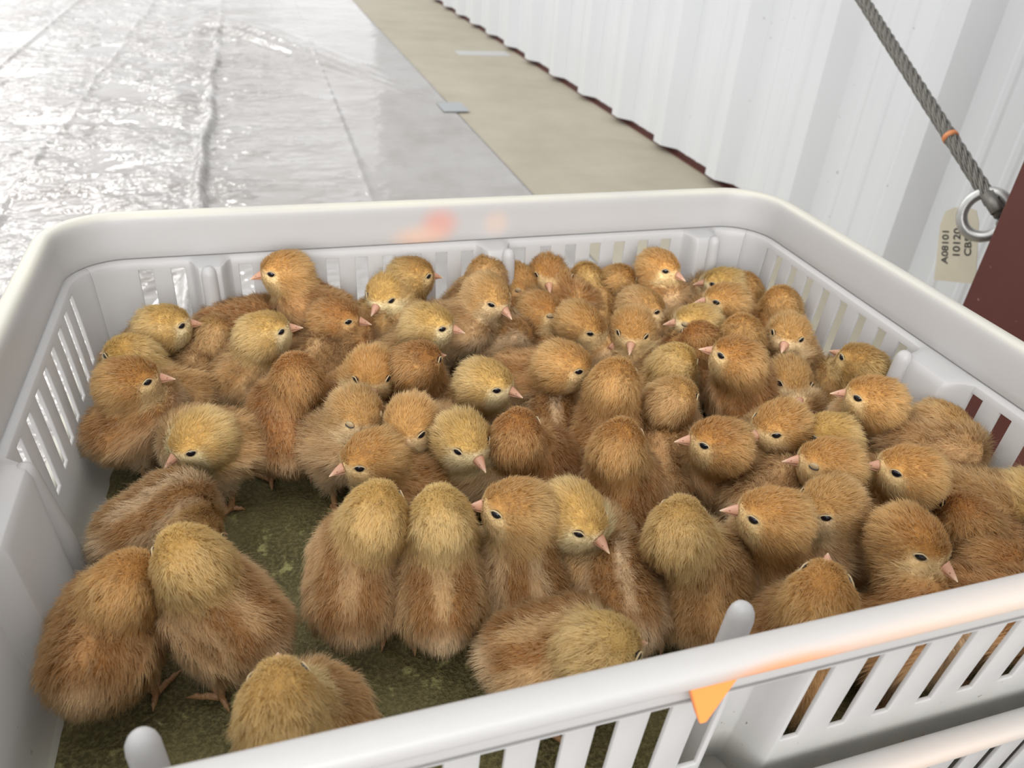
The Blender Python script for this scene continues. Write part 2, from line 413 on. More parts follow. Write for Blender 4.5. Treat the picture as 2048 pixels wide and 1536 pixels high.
# ------------------------------------------------------------------ crates
CA_, CB_, CY_, RCN = 0.300, 0.2345, -0.0066, 0.052
def path_point(side, s, inset):
    """side 0 front, 1 right, 2 back, 3 left; s is the world x or y along the wall"""
    if side == 0: return (s, CY_ - CB_ + inset)
    if side == 1: return (CA_ - inset, s)
    if side == 2: return (s, CY_ + CB_ - inset)
    return (-CA_ + inset, s)
CORN = {0: ((CA_ - RCN, CY_ - CB_ + RCN), -90), 1: ((CA_ - RCN, CY_ + CB_ - RCN), 0),
        2: ((-CA_ + RCN, CY_ + CB_ - RCN), 90), 3: ((-CA_ + RCN, CY_ - CB_ + RCN), 180)}
def corner_point(k, ang, inset):
    (cx, cy), a0 = CORN[k]; a = math.radians(a0 + ang)
    return (cx + (RCN - inset) * math.cos(a), cy + (RCN - inset) * math.sin(a))
SLOTS = {0: [(-0.179 + 0.0, .0095), (-0.157, .0095), (-0.135, .0095), (-0.1127, .0095), (-0.0898, .0095), (-0.0674, .0095), (-0.0455, .0095), (-0.0230, .0095), (-0.0003, .0095),
             (0.0515, .0092), (0.0764, .0092), (0.101, .0092), (0.126, .0092), (0.151, .0092), (0.176, .0092), (0.2, .0092), (0.225, .0092)],
         1: [(0.179 - 0.0224 * k, .0092) for k in range(9)] + [(v, .0095) for v in (-0.0695, -0.0925, -0.115, -0.1375, -0.160, -0.182)],
         2: [(v, .0098) for v in (-0.237, -0.2145, -0.166, -0.144, -0.122, -0.100, -0.077, -0.055, -0.033, -0.011, 0.011, 0.0575, 0.0809, 0.1042, 0.1275, 0.1508, 0.174, 0.1965)],
         3: [(v, .0095) for v in (0.171, 0.147, 0.123, 0.0985, 0.074, 0.050, 0.026, 0.002)]}
PILLARS = {0: [(0.007, 0.045, 0.0195), (-0.222, -0.188, -0.203)], 1: [(-0.064, -0.014, -0.021)], 2: [(0.018, 0.048, 0.042), (-0.206, -0.176, -0.192), (0.212, 0.246, 0.236)], 3: [(-0.092, -0.018, -0.026)]}
ROWS = [(-0.018, 0.0400), (-0.014, 0.0395), (0.0, 0.0375), (0.004, 0.0305), (0.012, 0.0265), (0.024, 0.0242), (0.045, 0.0222), (0.062, 0.0212), (0.080, 0.0200), (0.0985, 0.0188), (0.1035, 0.0178), (0.1055, 0.0145)]
OUTER = {-0.018: 0.0295, -0.014: 0.0275, 0.0: 0.0250, 0.004: 0.0243, 0.012: 0.0235}
BUMPS = {0: 0.019, 1: 0.0185, 2: 0.0165, 3: 0.012}
POST_TOP = {0: 0.1215, 1: 0.107, 2: 0.1055, 3: 0.1045}
def bump_at(side, s):
    v = 0
    for a, b, _ in PILLARS[side]:
        fl = 0.008
        t = min(1, max(0, min(s - a, b - s) / fl)); v = max(v, t * t * (3 - 2 * t))
    return v * BUMPS[side]
def wall_side(side):
    lo, hi = (-CA_ + RCN, CA_ - RCN) if side in (0, 2) else (CY_ - CB_ + RCN, CY_ + CB_ - RCN)
    br = {lo, hi}; slot = []
    for c, w in SLOTS[side]:
        slot.append((c - w / 2, c + w / 2)); br |= {c - w / 2, c + w / 2}
    for a, b, _ in PILLARS[side]:
        for q in np.linspace(a, b, 18): br.add(float(q))
    br = sorted(v for v in br if lo - 1e-6 <= v <= hi + 1e-6)
    out = [br[0]]
    for v in br[1:]:
        if v - out[-1] > 4e-4: out.append(v)
    samples = []
    kprev = {0: 3, 1: 0, 2: 1, 3: 2}[side]
    ss = out if side in (0, 1) else out[::-1]
    for q in np.linspace(45, 90, 6)[:-1]: samples.append(('c', kprev, q))
    for s in ss: samples.append(('s', s, 0))
    for q in np.linspace(0, 45, 6)[1:]: samples.append(('c', side, q))
    return samples, slot
SHORT = {1: (0.0448, 0.0224)}
def crate_wall(side, material, parent):
    samples, slot = wall_side(side); T = 0.0024
    nS, nR = len(samples), len(ROWS); V = []
    for (ty, a, b) in samples:
        for off in (0, -T):
            for (z, ins) in ROWS:
                if off and z in OUTER: ins = OUTER[z] - off
                if ty == 'c': x, y = corner_point(a, b, ins + off)
                else:
                    bm_ = bump_at(side, a) * (1.0 if z < 0.1 else (0.9 if z < 0.104 else 0)) * (1 if z > 0.001 else 1)
                    x, y = path_point(side, a, ins + off + bm_)
                V.append((x, y, z))
    def vid(i, o, r): return (i * 2 + o) * nR + r
    def solid(i, r):
        if i < 0 or i >= nS - 1 or r < 0 or r >= nR - 1: return False
        A, B = samples[i], samples[i + 1]
        if A[0] == 's' and B[0] == 's':
            mid = (A[1] + B[1]) / 2
            for (p, q) in slot:
                if p < mid < q and 0.0449 < (ROWS[r][0] + ROWS[r + 1][0]) / 2 < 0.0985:
                    return False
        return True
    F = []
    for i in range(nS - 1):
        for r in range(nR - 1):
            if not solid(i, r): continue
            F.append((vid(i, 0, r), vid(i, 0, r + 1), vid(i + 1, 0, r + 1), vid(i + 1, 0, r)))
            F.append((vid(i, 1, r), vid(i + 1, 1, r), vid(i + 1, 1, r + 1), vid(i, 1, r + 1)))
            if not solid(i - 1, r): F.append((vid(i, 0, r), vid(i, 1, r), vid(i, 1, r + 1), vid(i, 0, r + 1)))
            if not solid(i + 1, r): F.append((vid(i + 1, 0, r), vid(i + 1, 0, r + 1), vid(i + 1, 1, r + 1), vid(i + 1, 1, r)))
            if not solid(i, r - 1): F.append((vid(i, 0, r), vid(i + 1, 0, r), vid(i + 1, 1, r), vid(i, 1, r)))
            if not solid(i, r + 1): F.append((vid(i, 0, r + 1), vid(i, 1, r + 1), vid(i + 1, 1, r + 1), vid(i + 1, 0, r + 1)))
    o = link_mesh('side_wall', V, F, material, parent)
    bevel(o, 0.0007, 2, 40)
    me = o.data
    return o
RIMP = [(0.0147, 0.1045), (0.0142, 0.120), (0.0138, 0.134), (0.0128, 0.1385), (0.0110, 0.1400), (0.007, 0.1402), (0.0035, 0.1395), (0.0015, 0.1378), (0.0010, 0.135), (0.0016, 0.1305),
        (0.0024, 0.1302), (0.0032, 0.1310), (0.0030, 0.1345), (0.0045, 0.1370), (0.0078, 0.1380), (0.0102, 0.1365), (0.0112, 0.132), (0.0120, 0.1048)]
def loop_points(inset):
    P = []
    for side, k in ((0, 0), (1, 1), (2, 2), (3, 3)):
        lo, hi = (-CA_ + RCN, CA_ - RCN) if side in (0, 2) else (CY_ - CB_ + RCN, CY_ + CB_ - RCN)
        q = np.linspace(lo, hi, 13) if side in (0, 1) else np.linspace(hi, lo, 13)
        for s in q: P.append(path_point(side, float(s), inset))
        for a in np.linspace(0, 90, 13)[1:-1]: P.append(corner_point(k, float(a), inset))
    return P
def build_crate():
    root = empty('chick_crate', (0, 0, 0))
    loops = [loop_points(d) for d, z in RIMP]
    nP, nL = len(loops[0]), len(RIMP); V = []
    for j in range(nP):
        for i in range(nL): V.append((loops[i][j][0], loops[i][j][1], RIMP[i][1]))
    F = []
    for j in range(nP):
        j2 = (j + 1) % nP
        for i in range(nL):
            i2 = (i + 1) % nL
            F.append((j * nL + i, j2 * nL + i, j2 * nL + i2, j * nL + i2))
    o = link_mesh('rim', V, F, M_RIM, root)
    md = o.modifiers.new('round', 'SUBSURF'); md.levels = 1; md.render_levels = 1
    for side in range(4): crate_wall(side, M_WALLP, root)
    P = loop_points(0.0345); n = len(P)
    V = [(x, y, 0.0006) for x, y in P] + [(x, y, -0.003) for x, y in P]
    F = [tuple(range(n)), tuple(range(2 * n - 1, n - 1, -1))] + [(i, i + n, (i + 1) % n + n, (i + 1) % n) for i in range(n)]
    link_mesh('base', V, F, M_WALLP, root, smooth=False)
    for side in range(4):
        for a, b, c in PILLARS[side]:
            bp_ = BUMPS[side]; zt = POST_TOP[side]
            x0, y0 = path_point(side, c, 0.0178 + bp_ + (0.0008 if side != 3 else -0.0030)); x1, y1 = path_point(side, c, 0.0340 + bp_ * 0.55)
            pts = [(x1, y1, 0.0015)] + [(x1 + (x0 - x1) * t, y1 + (y0 - y1) * t, 0.0015 + (zt - 0.0085) * t) for t in (0.25, 0.5, 0.75, 1.0)]
            rad = [0.0064, 0.0062, 0.0060, 0.0058, 0.0056]
            for h, r in ((-0.0040, 0.0051), (-0.0017, 0.0040), (-0.0004, 0.0025), (0.0, 0.0008)):
                pts.append((x0, y0, zt + h)); rad.append(r)
            V, F = tube(pts, rad, 16)
            link_mesh('post', V, F, M_POST, root)
    return root
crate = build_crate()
tag(crate, 'white slatted plastic crate full of chicks, topmost of the stack', 'crate', 'stacked white crates')
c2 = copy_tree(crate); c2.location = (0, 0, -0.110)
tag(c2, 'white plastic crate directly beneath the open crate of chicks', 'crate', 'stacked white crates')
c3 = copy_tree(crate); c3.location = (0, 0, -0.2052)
tag(c3, 'bottom white plastic crate of the stack resting on the floor', 'crate', 'stacked white crates')

# orange clip pushed up under the front rim
V = [(-0.0245, -0.2368, 0.129), (-0.0040, -0.2368, 0.129), (-0.0150, -0.2368, 0.1035), (-0.0122, -0.2368, 0.1035),
     (-0.0245, -0.2315, 0.129), (-0.0015, -0.2315, 0.129), (-0.0148, -0.2315, 0.1045), (-0.0105, -0.2315, 0.1045)]
F = [(0, 2, 3, 1), (4, 5, 7, 6), (0, 1, 5, 4), (2, 6, 7, 3), (0, 4, 6, 2), (1, 3, 7, 5)]
o = link_mesh('orange_clip', V, F, M_CLIP, smooth=False); bevel(o, 0.0008, 2)
tag(o, 'orange pointed plastic clip hanging under the front rim of the crate', 'clip')

# floor mat with ragged edge
def mat_material():
    mt, nt, ns, ln, p = mat('soiled_mat')
    co = objco(nt)
    a = noise(nt, co, 12, 5, 0.6); b = noise(nt, co, 420, 3, 0.6); c = noise(nt, co, 55, 4, 0.65); d = noise(nt, co, 120, 3, 0.6)
    r = ramp(nt, a.outputs['Fac'], [(0.30, (0.050, 0.043, 0.012)), (0.52, (0.098, 0.084, 0.028)), (0.72, (0.18, 0.155, 0.07))])
    col = mixc(nt, ramp(nt, b.outputs['Fac'], [(0.44, (0, 0, 0)), (0.62, (0.75, 0.75, 0.75))]).outputs['Color'], r.outputs['Color'], (0.19, 0.165, 0.065))
    f1 = ramp(nt, mth(nt, 'ADD', mth(nt, 'MULTIPLY', c.outputs['Fac'], 0.6), mth(nt, 'MULTIPLY', d.outputs['Fac'], 0.4)), [(0.575, (0, 0, 0)), (0.65, (1, 1, 1))])
    col = mixc(nt, mth(nt, 'MULTIPLY', f1.outputs['Color'], 0.8), col, (0.42, 0.40, 0.16))
    e = noise(nt, co, 34, 4, 0.7)
    f2 = ramp(nt, mth(nt, 'ADD', mth(nt, 'MULTIPLY', e.outputs['Fac'], 0.7), mth(nt, 'MULTIPLY', d.outputs['Fac'], 0.3)), [(0.635, (0, 0, 0)), (0.69, (1, 1, 1))])
    col = mixc(nt, mth(nt, 'MULTIPLY', f2.outputs['Color'], 0.8), col, (0.52, 0.50, 0.36))
    ln.new(col, p.inputs['Base Color']); p.inputs['Roughness'].default_value = 0.75
    h = mth(nt, 'ADD', mth(nt, 'MULTIPLY', b.outputs['Fac'], 0.5), mth(nt, 'MULTIPLY', c.outputs['Fac'], 1.0))
    ln.new(bump(nt, h, 0.004, 1.0), p.inputs['Normal'])
    return mt
rng = np.random.default_rng(2)
def jag(n, amp):
    v = np.cumsum(rng.normal(0, 1, n)); v -= np.linspace(v[0], v[-1], n); return amp * v / (np.abs(v).max() + 1e-9)
ed = []
N = 70
yl = np.linspace(-0.204, 0.186, N)
for i, j in enumerate(jag(N, 0.003)): ed.append((-0.2660 + j + rng.normal(0, 0.0004), yl[i]))
for i, j in enumerate(jag(60, 0.002)): ed.append((np.linspace(-0.265, 0.262, 60)[i], 0.186 + j))
for i, j in enumerate(jag(N, 0.002)): ed.append((0.262 + j, yl[::-1][i]))
for i, j in enumerate(jag(60, 0.002)): ed.append((np.linspace(0.262, -0.265, 60)[i], -0.204 + j))
def notch(x, y):                                               # the mat is cut out around the stacking pillars
    for side in range(4):
        for a, b, _ in PILLARS[side]:
            d = 0.0385 + BUMPS[side]
            if side in (0, 2) and a - 0.003 < x < b + 0.003: y = max(y, CY_ - CB_ + d) if side == 0 else min(y, CY_ + CB_ - d)
            if side in (1, 3) and a - 0.003 < y < b + 0.003: x = min(x, CA_ - d) if side == 1 else max(x, -CA_ + d)
    return x, y
ed = [notch(x, y) if (abs(x) > 0.255 or y > 0.18 or y < -0.198) else (x, y) for x, y in ed]
n = len(ed)
V = [(x, y, 0.0026) for x, y in ed] + [(x, y, 0.0007) for x, y in ed]
F = [tuple(range(n - 1, -1, -1)), tuple(range(n, 2 * n))] + [(i, (i + 1) % n, (i + 1) % n + n, i + n) for i in range(n)]
o = link_mesh('crate_mat', V, F, mat_material(), smooth=False)
tag(o, 'soiled olive brown mat lining the bottom of the crate', 'mat')

# ------------------------------------------------------------------ chicks
CM = 0.01
def fur_material(name, translucency=0.34):
    mt, nt, ns, ln, p = mat(name)
    ns.remove(p)
    at = node(nt, 'ShaderNodeAttribute'); at.attribute_name = 'plumage'
    an = node(nt, 'ShaderNodeAttribute'); an.attribute_name = 'skin_normal'
    vt = node(nt, 'ShaderNodeVectorTransform', vector_type='NORMAL', convert_from='OBJECT', convert_to='WORLD')
    ln.new(an.outputs['Vector'], vt.inputs[0])
    d = node(nt, 'ShaderNodeBsdfDiffuse'); ln.new(at.outputs['Color'], d.inputs['Color']); ln.new(vt.outputs[0], d.inputs['Normal'])
    t = node(nt, 'ShaderNodeBsdfTranslucent'); ln.new(at.outputs['Color'], t.inputs['Color'])
    mx = node(nt, 'ShaderNodeMixShader'); mx.inputs[0].default_value = translucency
    ln.new(d.outputs[0], mx.inputs[1]); ln.new(t.outputs[0], mx.inputs[2])
    ln.new(mx.outputs[0], ns['Material Output'].inputs['Surface'])
    return mt
M_DOWN = fur_material('down')
def body_material():
    mt, nt, ns, ln, p = mat('chick_skin')
    at = node(nt, 'ShaderNodeAttribute'); at.attribute_name = 'plumage'
    ln.new(at.outputs['Color'], p.inputs['Base Color']); p.inputs['Roughness'].default_value = 0.9
    p.inputs['Specular IOR Level'].default_value = 0.1
    return mt
M_BODY = body_material()
M_EYE = simple('eye_black', (0.006, 0.006, 0.009), 0.06)
M_LID = simple('eyelid_skin', (0.42, 0.32, 0.18), 0.65)
M_SLIT = simple('eye_slit', (0.03, 0.022, 0.02), 0.5)
def beak_material():
    mt, nt, ns, ln, p = mat('beak_horn')
    co = objco(nt); sep = node(nt, 'ShaderNodeSeparateXYZ'); ln.new(co, sep.inputs[0])
    f = node(nt, 'ShaderNodeMapRange'); ln.new(sep.outputs['X'], f.inputs['Value']); f.inputs['From Max'].default_value = 0.0095
    r = ramp(nt, f.outputs[0], [(0.0, (0.44, 0.23, 0.145)), (0.55, (0.49, 0.28, 0.19)), (0.9, (0.64, 0.48, 0.33))])
    ln.new(r.outputs['Color'], p.inputs['Base Color']); p.inputs['Roughness'].default_value = 0.42
    return mt
M_BEAK = beak_material()
def leg_material():
    mt, nt, ns, ln, p = mat('leg_scales')
    co = objco(nt); w = node(nt, 'ShaderNodeTexVoronoi'); w.inputs['Scale'].default_value = 900; ln.new(co, w.inputs['Vector'])
    ln.new(mixc(nt, w.outputs['Distance'], (0.36, 0.19, 0.085), (0.47, 0.27, 0.14)), p.inputs['Base Color'])
    p.inputs['Roughness'].default_value = 0.45
    ln.new(bump(nt, w.outputs['Distance'], 0.0006, 0.5), p.inputs['Normal'])
    return mt
M_LEG = leg_material()

# shared small parts -------------------------------------------------
def mesh_data(name, V, F, mats, midx=None):
    me = bpy.data.meshes.new(name); me.from_pydata([tuple(v) for v in V], [], [tuple(f) for f in F])
    for q in mats: me.materials.append(q)
    me.polygons.foreach_set('use_smooth', [True] * len(me.polygons))
    if midx is not None: me.polygons.foreach_set('material_index', midx)
    me.update(); return me
def ellipsoid(rx, ry, rz, nu=16, nv=10, c=(0, 0, 0)):
    V = [(c[0], c[1], c[2] + rz)]; F = []
    for j in range(1, nv):
        th = math.pi * j / nv
        for i in range(nu):
            ph = 2 * math.pi * i / nu
            V.append((c[0] + rx * math.sin(th) * math.cos(ph), c[1] + ry * math.sin(th) * math.sin(ph), c[2] + rz * math.cos(th)))
    V.append((c[0], c[1], c[2] - rz)); last = len(V) - 1
    for i in range(nu): F.append((0, 1 + i, 1 + (i + 1) % nu)); F.append((last, 1 + (nv - 2) * nu + (i + 1) % nu, 1 + (nv - 2) * nu + i))
    for j in range(nv - 2):
        for i in range(nu):
            a = 1 + j * nu + i; b = 1 + j * nu + (i + 1) % nu
            F.append((a, a + nu, b + nu, b))
    return V, F
def make_beak():
    parts = []
    for up in (1, -1):                              # upper and lower mandible
        L = 0.0088 if up > 0 else 0.0076; NS, NU = 12, 14; V = []; F = []
        for i in range(NS + 1):
            t = i / NS; w = 0.0040 * (1 - t) ** 0.85 + 0.00022; h = (0.0043 if up > 0 else 0.0020) * (1 - t ** 1.1) + 0.00045
            zc = (-0.0009 * t ** 2.2 if up > 0 else -0.0004) + (0.0002 if up > 0 else -0.0003)
            for k in range(NU):
                a = math.pi * k / (NU - 1)
                V.append((t * L - 0.0020 * (1 - t), w * math.cos(a) * (1 if up > 0 else 0.88), zc + up * h * abs(math.sin(a)) ** 0.85))
        for i in range(NS):
            for k in range(NU):
                k2 = (k + 1) % NU
                q = (i * NU + k, i * NU + k2, (i + 1) * NU + k2, (i + 1) * NU + k)
                F.append(q if up < 0 else q[::-1])
        F.append(tuple(range(NU))); F.append(tuple(NS * NU + k for k in range(NU)))
        parts.append((V, F))
    nf = len(parts[0][1]) + len(parts[1][1]); mi = [0] * nf
    for s in (1, -1):                               # nostrils
        v, f = ellipsoid(0.0008, 0.0003, 0.00035, 8, 6, (0.0028, s * 0.0020, 0.0019)); parts.append((v, f)); mi += [1] * len(f)
    V, F = merge(parts)
    return mesh_data('beak', V, F, [M_BEAK, simple('nostril', (0.20, 0.08, 0.05), 0.6)], mi)
ME_BEAK = make_beak()
ME_EYE = mesh_data('eye', *ellipsoid(0.0027, 0.0015, 0.0023, 18, 12), [M_EYE])
def make_lid():
    V = []; F = []; NU, NV = 24, 8
    for i in range(NU):
        w = 2 * math.pi * i / NU
        for j in range(NV):
            a = 2 * math.pi * j / NV; pinch = 1 + 0.30 * abs(math.cos(w)) ** 5
            V.append(((0.0027 + 0.00034 * math.cos(a)) * math.cos(w) * pinch, 0.00045 * math.sin(a) - 0.0003 * abs(math.cos(w)), (0.0021 + 0.00034 * math.cos(a)) * math.sin(w)))
    for i in range(NU):
        for j in range(NV):
            i2, j2 = (i + 1) % NU, (j + 1) % NV; F.append((i * NV + j, i2 * NV + j, i2 * NV + j2, i * NV + j2))
    return mesh_data('eyelid', V, F, [M_LID])
ME_LID = make_lid()
def make_closed():
    v1, f1 = ellipsoid(0.0029, 0.0012, 0.0023, 18, 12)
    pts = [(-0.0030 + 0.006 * t, (0.0012 * abs(math.sin(math.pi * t)) ** 0.6 + 0.0002), -0.0005 - 0.0006 * math.sin(math.pi * t)) for t in np.linspace(0, 1, 11)]
    v2, f2 = tube(pts, [0.00015] + [0.00045] * 9 + [0.00015], 6)
    pts = [(x, -yy, z) for x, yy, z in pts]
    v3, f3 = tube(pts, [0.00015] + [0.00045] * 9 + [0.00015], 6)
    V, F = merge([(v1, f1), (v2, f2), (v3, f3)])
    return mesh_data('closed_eye', V, F, [simple('closed_lid', (0.36, 0.27, 0.15), 0.65), M_SLIT], [0] * len(f1) + [1] * (len(f2) + len(f3)))
ME_CLOSED = make_closed()
def make_leg():
    parts = [tube([(-0.001, 0, 0.030), (-0.002, 0, 0.022), (-0.001, 0, 0.012), (0.0005, 0, 0.004), (0.001, 0, 0.0018)], [0.0030, 0.0026, 0.0020, 0.0020, 0.0019], 10)]
    for ang, L in ((-40, 0.0155), (0, 0.0185), (40, 0.0160), (172, 0.0075)):
        a = math.radians(ang); c, s = math.cos(a), math.sin(a); pts = []; rad = []
        for t, z, r in ((0.0, 0.0022, 0.0017), (0.2, 0.0020, 0.0015), (0.45, 0.0024, 0.0016), (0.6, 0.0016, 0.0013), (0.8, 0.0019, 0.0014), (0.9, 0.0013, 0.0009), (1.05, 0.0009, 0.0005), (1.15, 0.0003, 0.0002)):
            pts.append((0.001 + c * L * t, s * L * t, z)); rad.append(r)
        parts.append(tube(pts, rad, 8))
    V, F = merge(parts); return mesh_data('leg', V, F, [M_LEG])
ME_LEG = make_leg()

# implicit chick body ------------------------------------------------
def s_sphere(P, c, r): return np.sqrt(((P - c) ** 2).sum(-1)) - r
def s_cone(P, a, b, ra, rb):
    ab = b - a; t = np.clip(((P - a) @ ab) / (ab @ ab), 0, 1)
    d = P - (a + t[:, None] * ab); return np.sqrt((d ** 2).sum(-1)) - (ra + (rb - ra) * t)
def smin(a, b, k):
    h = np.clip(0.5 + 0.5 * (b - a) / k, 0, 1)
    return b + (a - b) * h - k * h * (1 - h)
class Pose:
    def __init__(self, off, hang, hpitch, bz):
        f = np.float32
        self.off = off
        th = math.radians(np.clip((off[2] - 1.6) * 11 - (off[0] - 1.5) * 7, 0, 42))
        self.a = np.array([math.cos(th), 0, math.sin(th)], f)            # trunk axis, towards the breast
        self.u = np.array([-math.sin(th), 0, math.cos(th)], f)
        self.B = np.array([0, 0, bz], f)
        self.H = np.array([off[0], off[1], bz + off[2]], f)
        ha, hp = math.radians(hang), math.radians(hpitch)
        self.h = np.array([math.cos(ha) * math.cos(hp), math.sin(ha) * math.cos(hp), math.sin(hp)], f)
        self.hs = np.array([-math.sin(ha), math.cos(ha), 0], f)
        self.hu = np.cross(self.h, self.hs)
        self.T = self.B + self.a * 1.25 + self.u * 0.1
        self.R = self.B - self.a * 1.10
        self.N0 = self.T + self.a * 0.25 + self.u * 0.5
        self.N1 = self.H - self.h * 0.62 - np.array([0, 0, 0.38], f)
        self.W = [(self.B + self.a * 1.2 + np.array([0, s * 1.75, 0.25], f), self.B - self.a * 1.5 + np.array([0, s * 1.85, -0.1], f)) for s in (1, -1)]
    def sdf(self, P):
        a, u = self.a, self.u
        Q = P.copy(); Q[:, 1] *= 0.93
        d = s_cone(Q, self.R, self.T, 1.86, 1.90)
        d = smin(d, s_sphere(Q, self.B + a * 0.15 - u * 0.20, 1.98), 0.5)
        d = smin(d, s_cone(Q, self.R, self.R - a * 1.55 + u * 0.30, 1.30, 0.45), 0.7)
        d = smin(d, s_cone(P, self.N0, self.N1, 1.68, 1.42), 0.8)
        for s in (1, -1):
            d = smin(d, s_cone(P, self.B + np.array([0.15, s * 1.1, -0.9]), np.array([0.0, s * 1.25, max(1.2, self.B[2] - 2.45)]), 1.05, 0.5), 0.5)
        for w0, w1 in self.W: d = smin(d, s_cone(P, w0, w1, 0.62, 0.34), 0.25)
        hd = s_sphere(P, self.H - self.h * 0.22, 1.42)
        hd = smin(hd, s_sphere(P, self.H + self.h * 0.50 - self.hu * 0.12, 1.0), 0.5)
        hd = smin(hd, s_sphere(P, self.H - self.h * 0.15 - self.hu * 0.45, 1.25), 0.4)
        hd = smin(hd, s_sphere(P, self.H - self.h * 0.72 - self.hu * 0.12, 1.30), 0.4)
        return smin(d, hd, 0.42)
def surface_nets(pose, step):
    lo = np.minimum(pose.B - [4.2, 2.9, 3.0], pose.H - 2.0); hi = np.maximum(pose.B + [3.8, 2.9, 2.9], pose.H + 2.0)
    lo = np.minimum(lo, pose.R - pose.a * 2.4 - 0.6); lo[2] = max(lo[2], -0.3)
    n = np.ceil((hi - lo) / step).astype(int) + 1
    ax = [lo[i] + step * np.arange(n[i]) for i in range(3)]
    G = np.stack(np.meshgrid(*ax, indexing='ij'), -1).reshape(-1, 3).astype(np.float32)
    S = pose.sdf(G).reshape(n) + 0.10          # skin lies a little under the roots of the down
    ins = S < 0
    acc = np.zeros(tuple(n - 1) + (3,)); cnt = np.zeros(tuple(n - 1))
    I, J, K = [np.arange(m - 1) for m in n]
    cell = np.stack(np.meshgrid(I, J, K, indexing='ij'), -1).astype(float)
    corners = [(i, j, k) for i in (0, 1) for j in (0, 1) for k in (0, 1)]
    def sl(c): return tuple(slice(c[d], n[d] - 1 + c[d]) for d in range(3))
    for c0 in corners:
        for d in range(3):
            if c0[d]: continue
            c1 = list(c0); c1[d] = 1
            s0, s1 = S[sl(c0)], S[sl(c1)]
            x = (s0 < 0) != (s1 < 0)
            t = np.where(x, s0 / np.where(x, s0 - s1, 1), 0)
            p = cell + np.array(c0); p[..., d] += t
            acc += np.where(x[..., None], p, 0); cnt += x
    act = cnt > 0
    vid = -np.ones(act.shape, int); vid[act] = np.arange(act.sum())
    V = acc[act] / cnt[act][:, None] * step + lo
    F = []
    for d in range(3):
        e1, e2 = [(1, 2), (2, 0), (0, 1)][d]
        s0 = [slice(1, n[q] - 1) for q in range(3)]; s1 = list(s0)
        s0[d] = slice(0, n[d] - 1); s1[d] = slice(1, n[d])
        A, Bq = ins[tuple(s0)], ins[tuple(s1)]
        ch = np.argwhere(A != Bq)
        if not len(ch): continue
        base = ch.copy(); 
        for q in range(3):
            if q != d: base[:, q] += 1
        flip = A[tuple(ch.T)]
        def vv(o1, o2):
            b = base.copy(); b[:, e1] -= o1; b[:, e2] -= o2; return vid[tuple(b.T)]
        q = np.stack([vv(1, 1), vv(0, 1), vv(0, 0), vv(1, 0)], 1)
        q[~flip] = q[~flip][:, ::-1]
        F.append(q)
    return V, np.concatenate(F)
PAL = {  # crown, cheek, nape, back, stripe, flank, belly  (plumage pigments, linear)
    'orange':        ((0.56, 0.26, 0.07), (0.70, 0.47, 0.19), (0.66, 0.38, 0.13), (0.44, 0.19, 0.06), (0.58, 0.32, 0.13), (0.60, 0.36, 0.16), (0.70, 0.52, 0.29)),
    'rusthead':      ((0.44, 0.18, 0.045), (0.64, 0.42, 0.17), (0.60, 0.33, 0.11), (0.40, 0.16, 0.05), (0.50, 0.25, 0.09), (0.58, 0.35, 0.17), (0.68, 0.51, 0.31)),
    'rust':          ((0.38, 0.145, 0.04), (0.50, 0.26, 0.09), (0.48, 0.24, 0.08), (0.34, 0.13, 0.042), (0.44, 0.21, 0.08), (0.52, 0.29, 0.13), (0.62, 0.44, 0.25)),
    'yellow':        ((0.68, 0.41, 0.11), (0.78, 0.60, 0.28), (0.76, 0.54, 0.21), (0.48, 0.25, 0.09), (0.60, 0.38, 0.17), (0.62, 0.42, 0.21), (0.74, 0.58, 0.35)),
    'brownyellow':   ((0.50, 0.26, 0.07), (0.60, 0.40, 0.15), (0.58, 0.38, 0.13), (0.44, 0.22, 0.07), (0.55, 0.34, 0.13), (0.55, 0.36, 0.16), (0.66, 0.50, 0.28)),
    'tan':           ((0.58, 0.30, 0.09), (0.70, 0.48, 0.22), (0.66, 0.41, 0.17), (0.50, 0.27, 0.11), (0.60, 0.38, 0.18), (0.62, 0.41, 0.21), (0.70, 0.54, 0.33)),
    'striped':       ((0.58, 0.31, 0.10), (0.70, 0.50, 0.24), (0.64, 0.42, 0.18), (0.40, 0.18, 0.06), (0.70, 0.54, 0.32), (0.62, 0.42, 0.23), (0.72, 0.57, 0.36)),
    'stripedorange': ((0.56, 0.27, 0.075), (0.72, 0.48, 0.19), (0.68, 0.42, 0.15), (0.42, 0.18, 0.055), (0.68, 0.50, 0.27), (0.66, 0.45, 0.23), (0.72, 0.55, 0.32)),
    'stripedyellow': ((0.72, 0.48, 0.15), (0.78, 0.60, 0.27), (0.76, 0.55, 0.22), (0.44, 0.19, 0.06), (0.66, 0.46, 0.22), (0.64, 0.43, 0.21), (0.74, 0.58, 0.36)),
    'tanyellow':     ((0.68, 0.42, 0.12), (0.74, 0.54, 0.22), (0.74, 0.51, 0.19), (0.44, 0.20, 0.07), (0.62, 0.42, 0.21), (0.62, 0.40, 0.20), (0.72, 0.55, 0.34)),
    'paleneck':      ((0.66, 0.40, 0.12), (0.74, 0.54, 0.22), (0.72, 0.49, 0.18), (0.44, 0.21, 0.07), (0.52, 0.29, 0.11), (0.60, 0.38, 0.18), (0.70, 0.53, 0.31)),
}
for _k in PAL:
    PAL[_k] = tuple(tuple(v * w for v in (0.99 * r ** 0.64, 0.94 * g ** 0.68, 1.02 * b ** 0.80))
                    for (r, g, b), w in zip(PAL[_k], (0.90, 1.04, 1.0, 0.80, 1.08, 1.0, 1.05)))
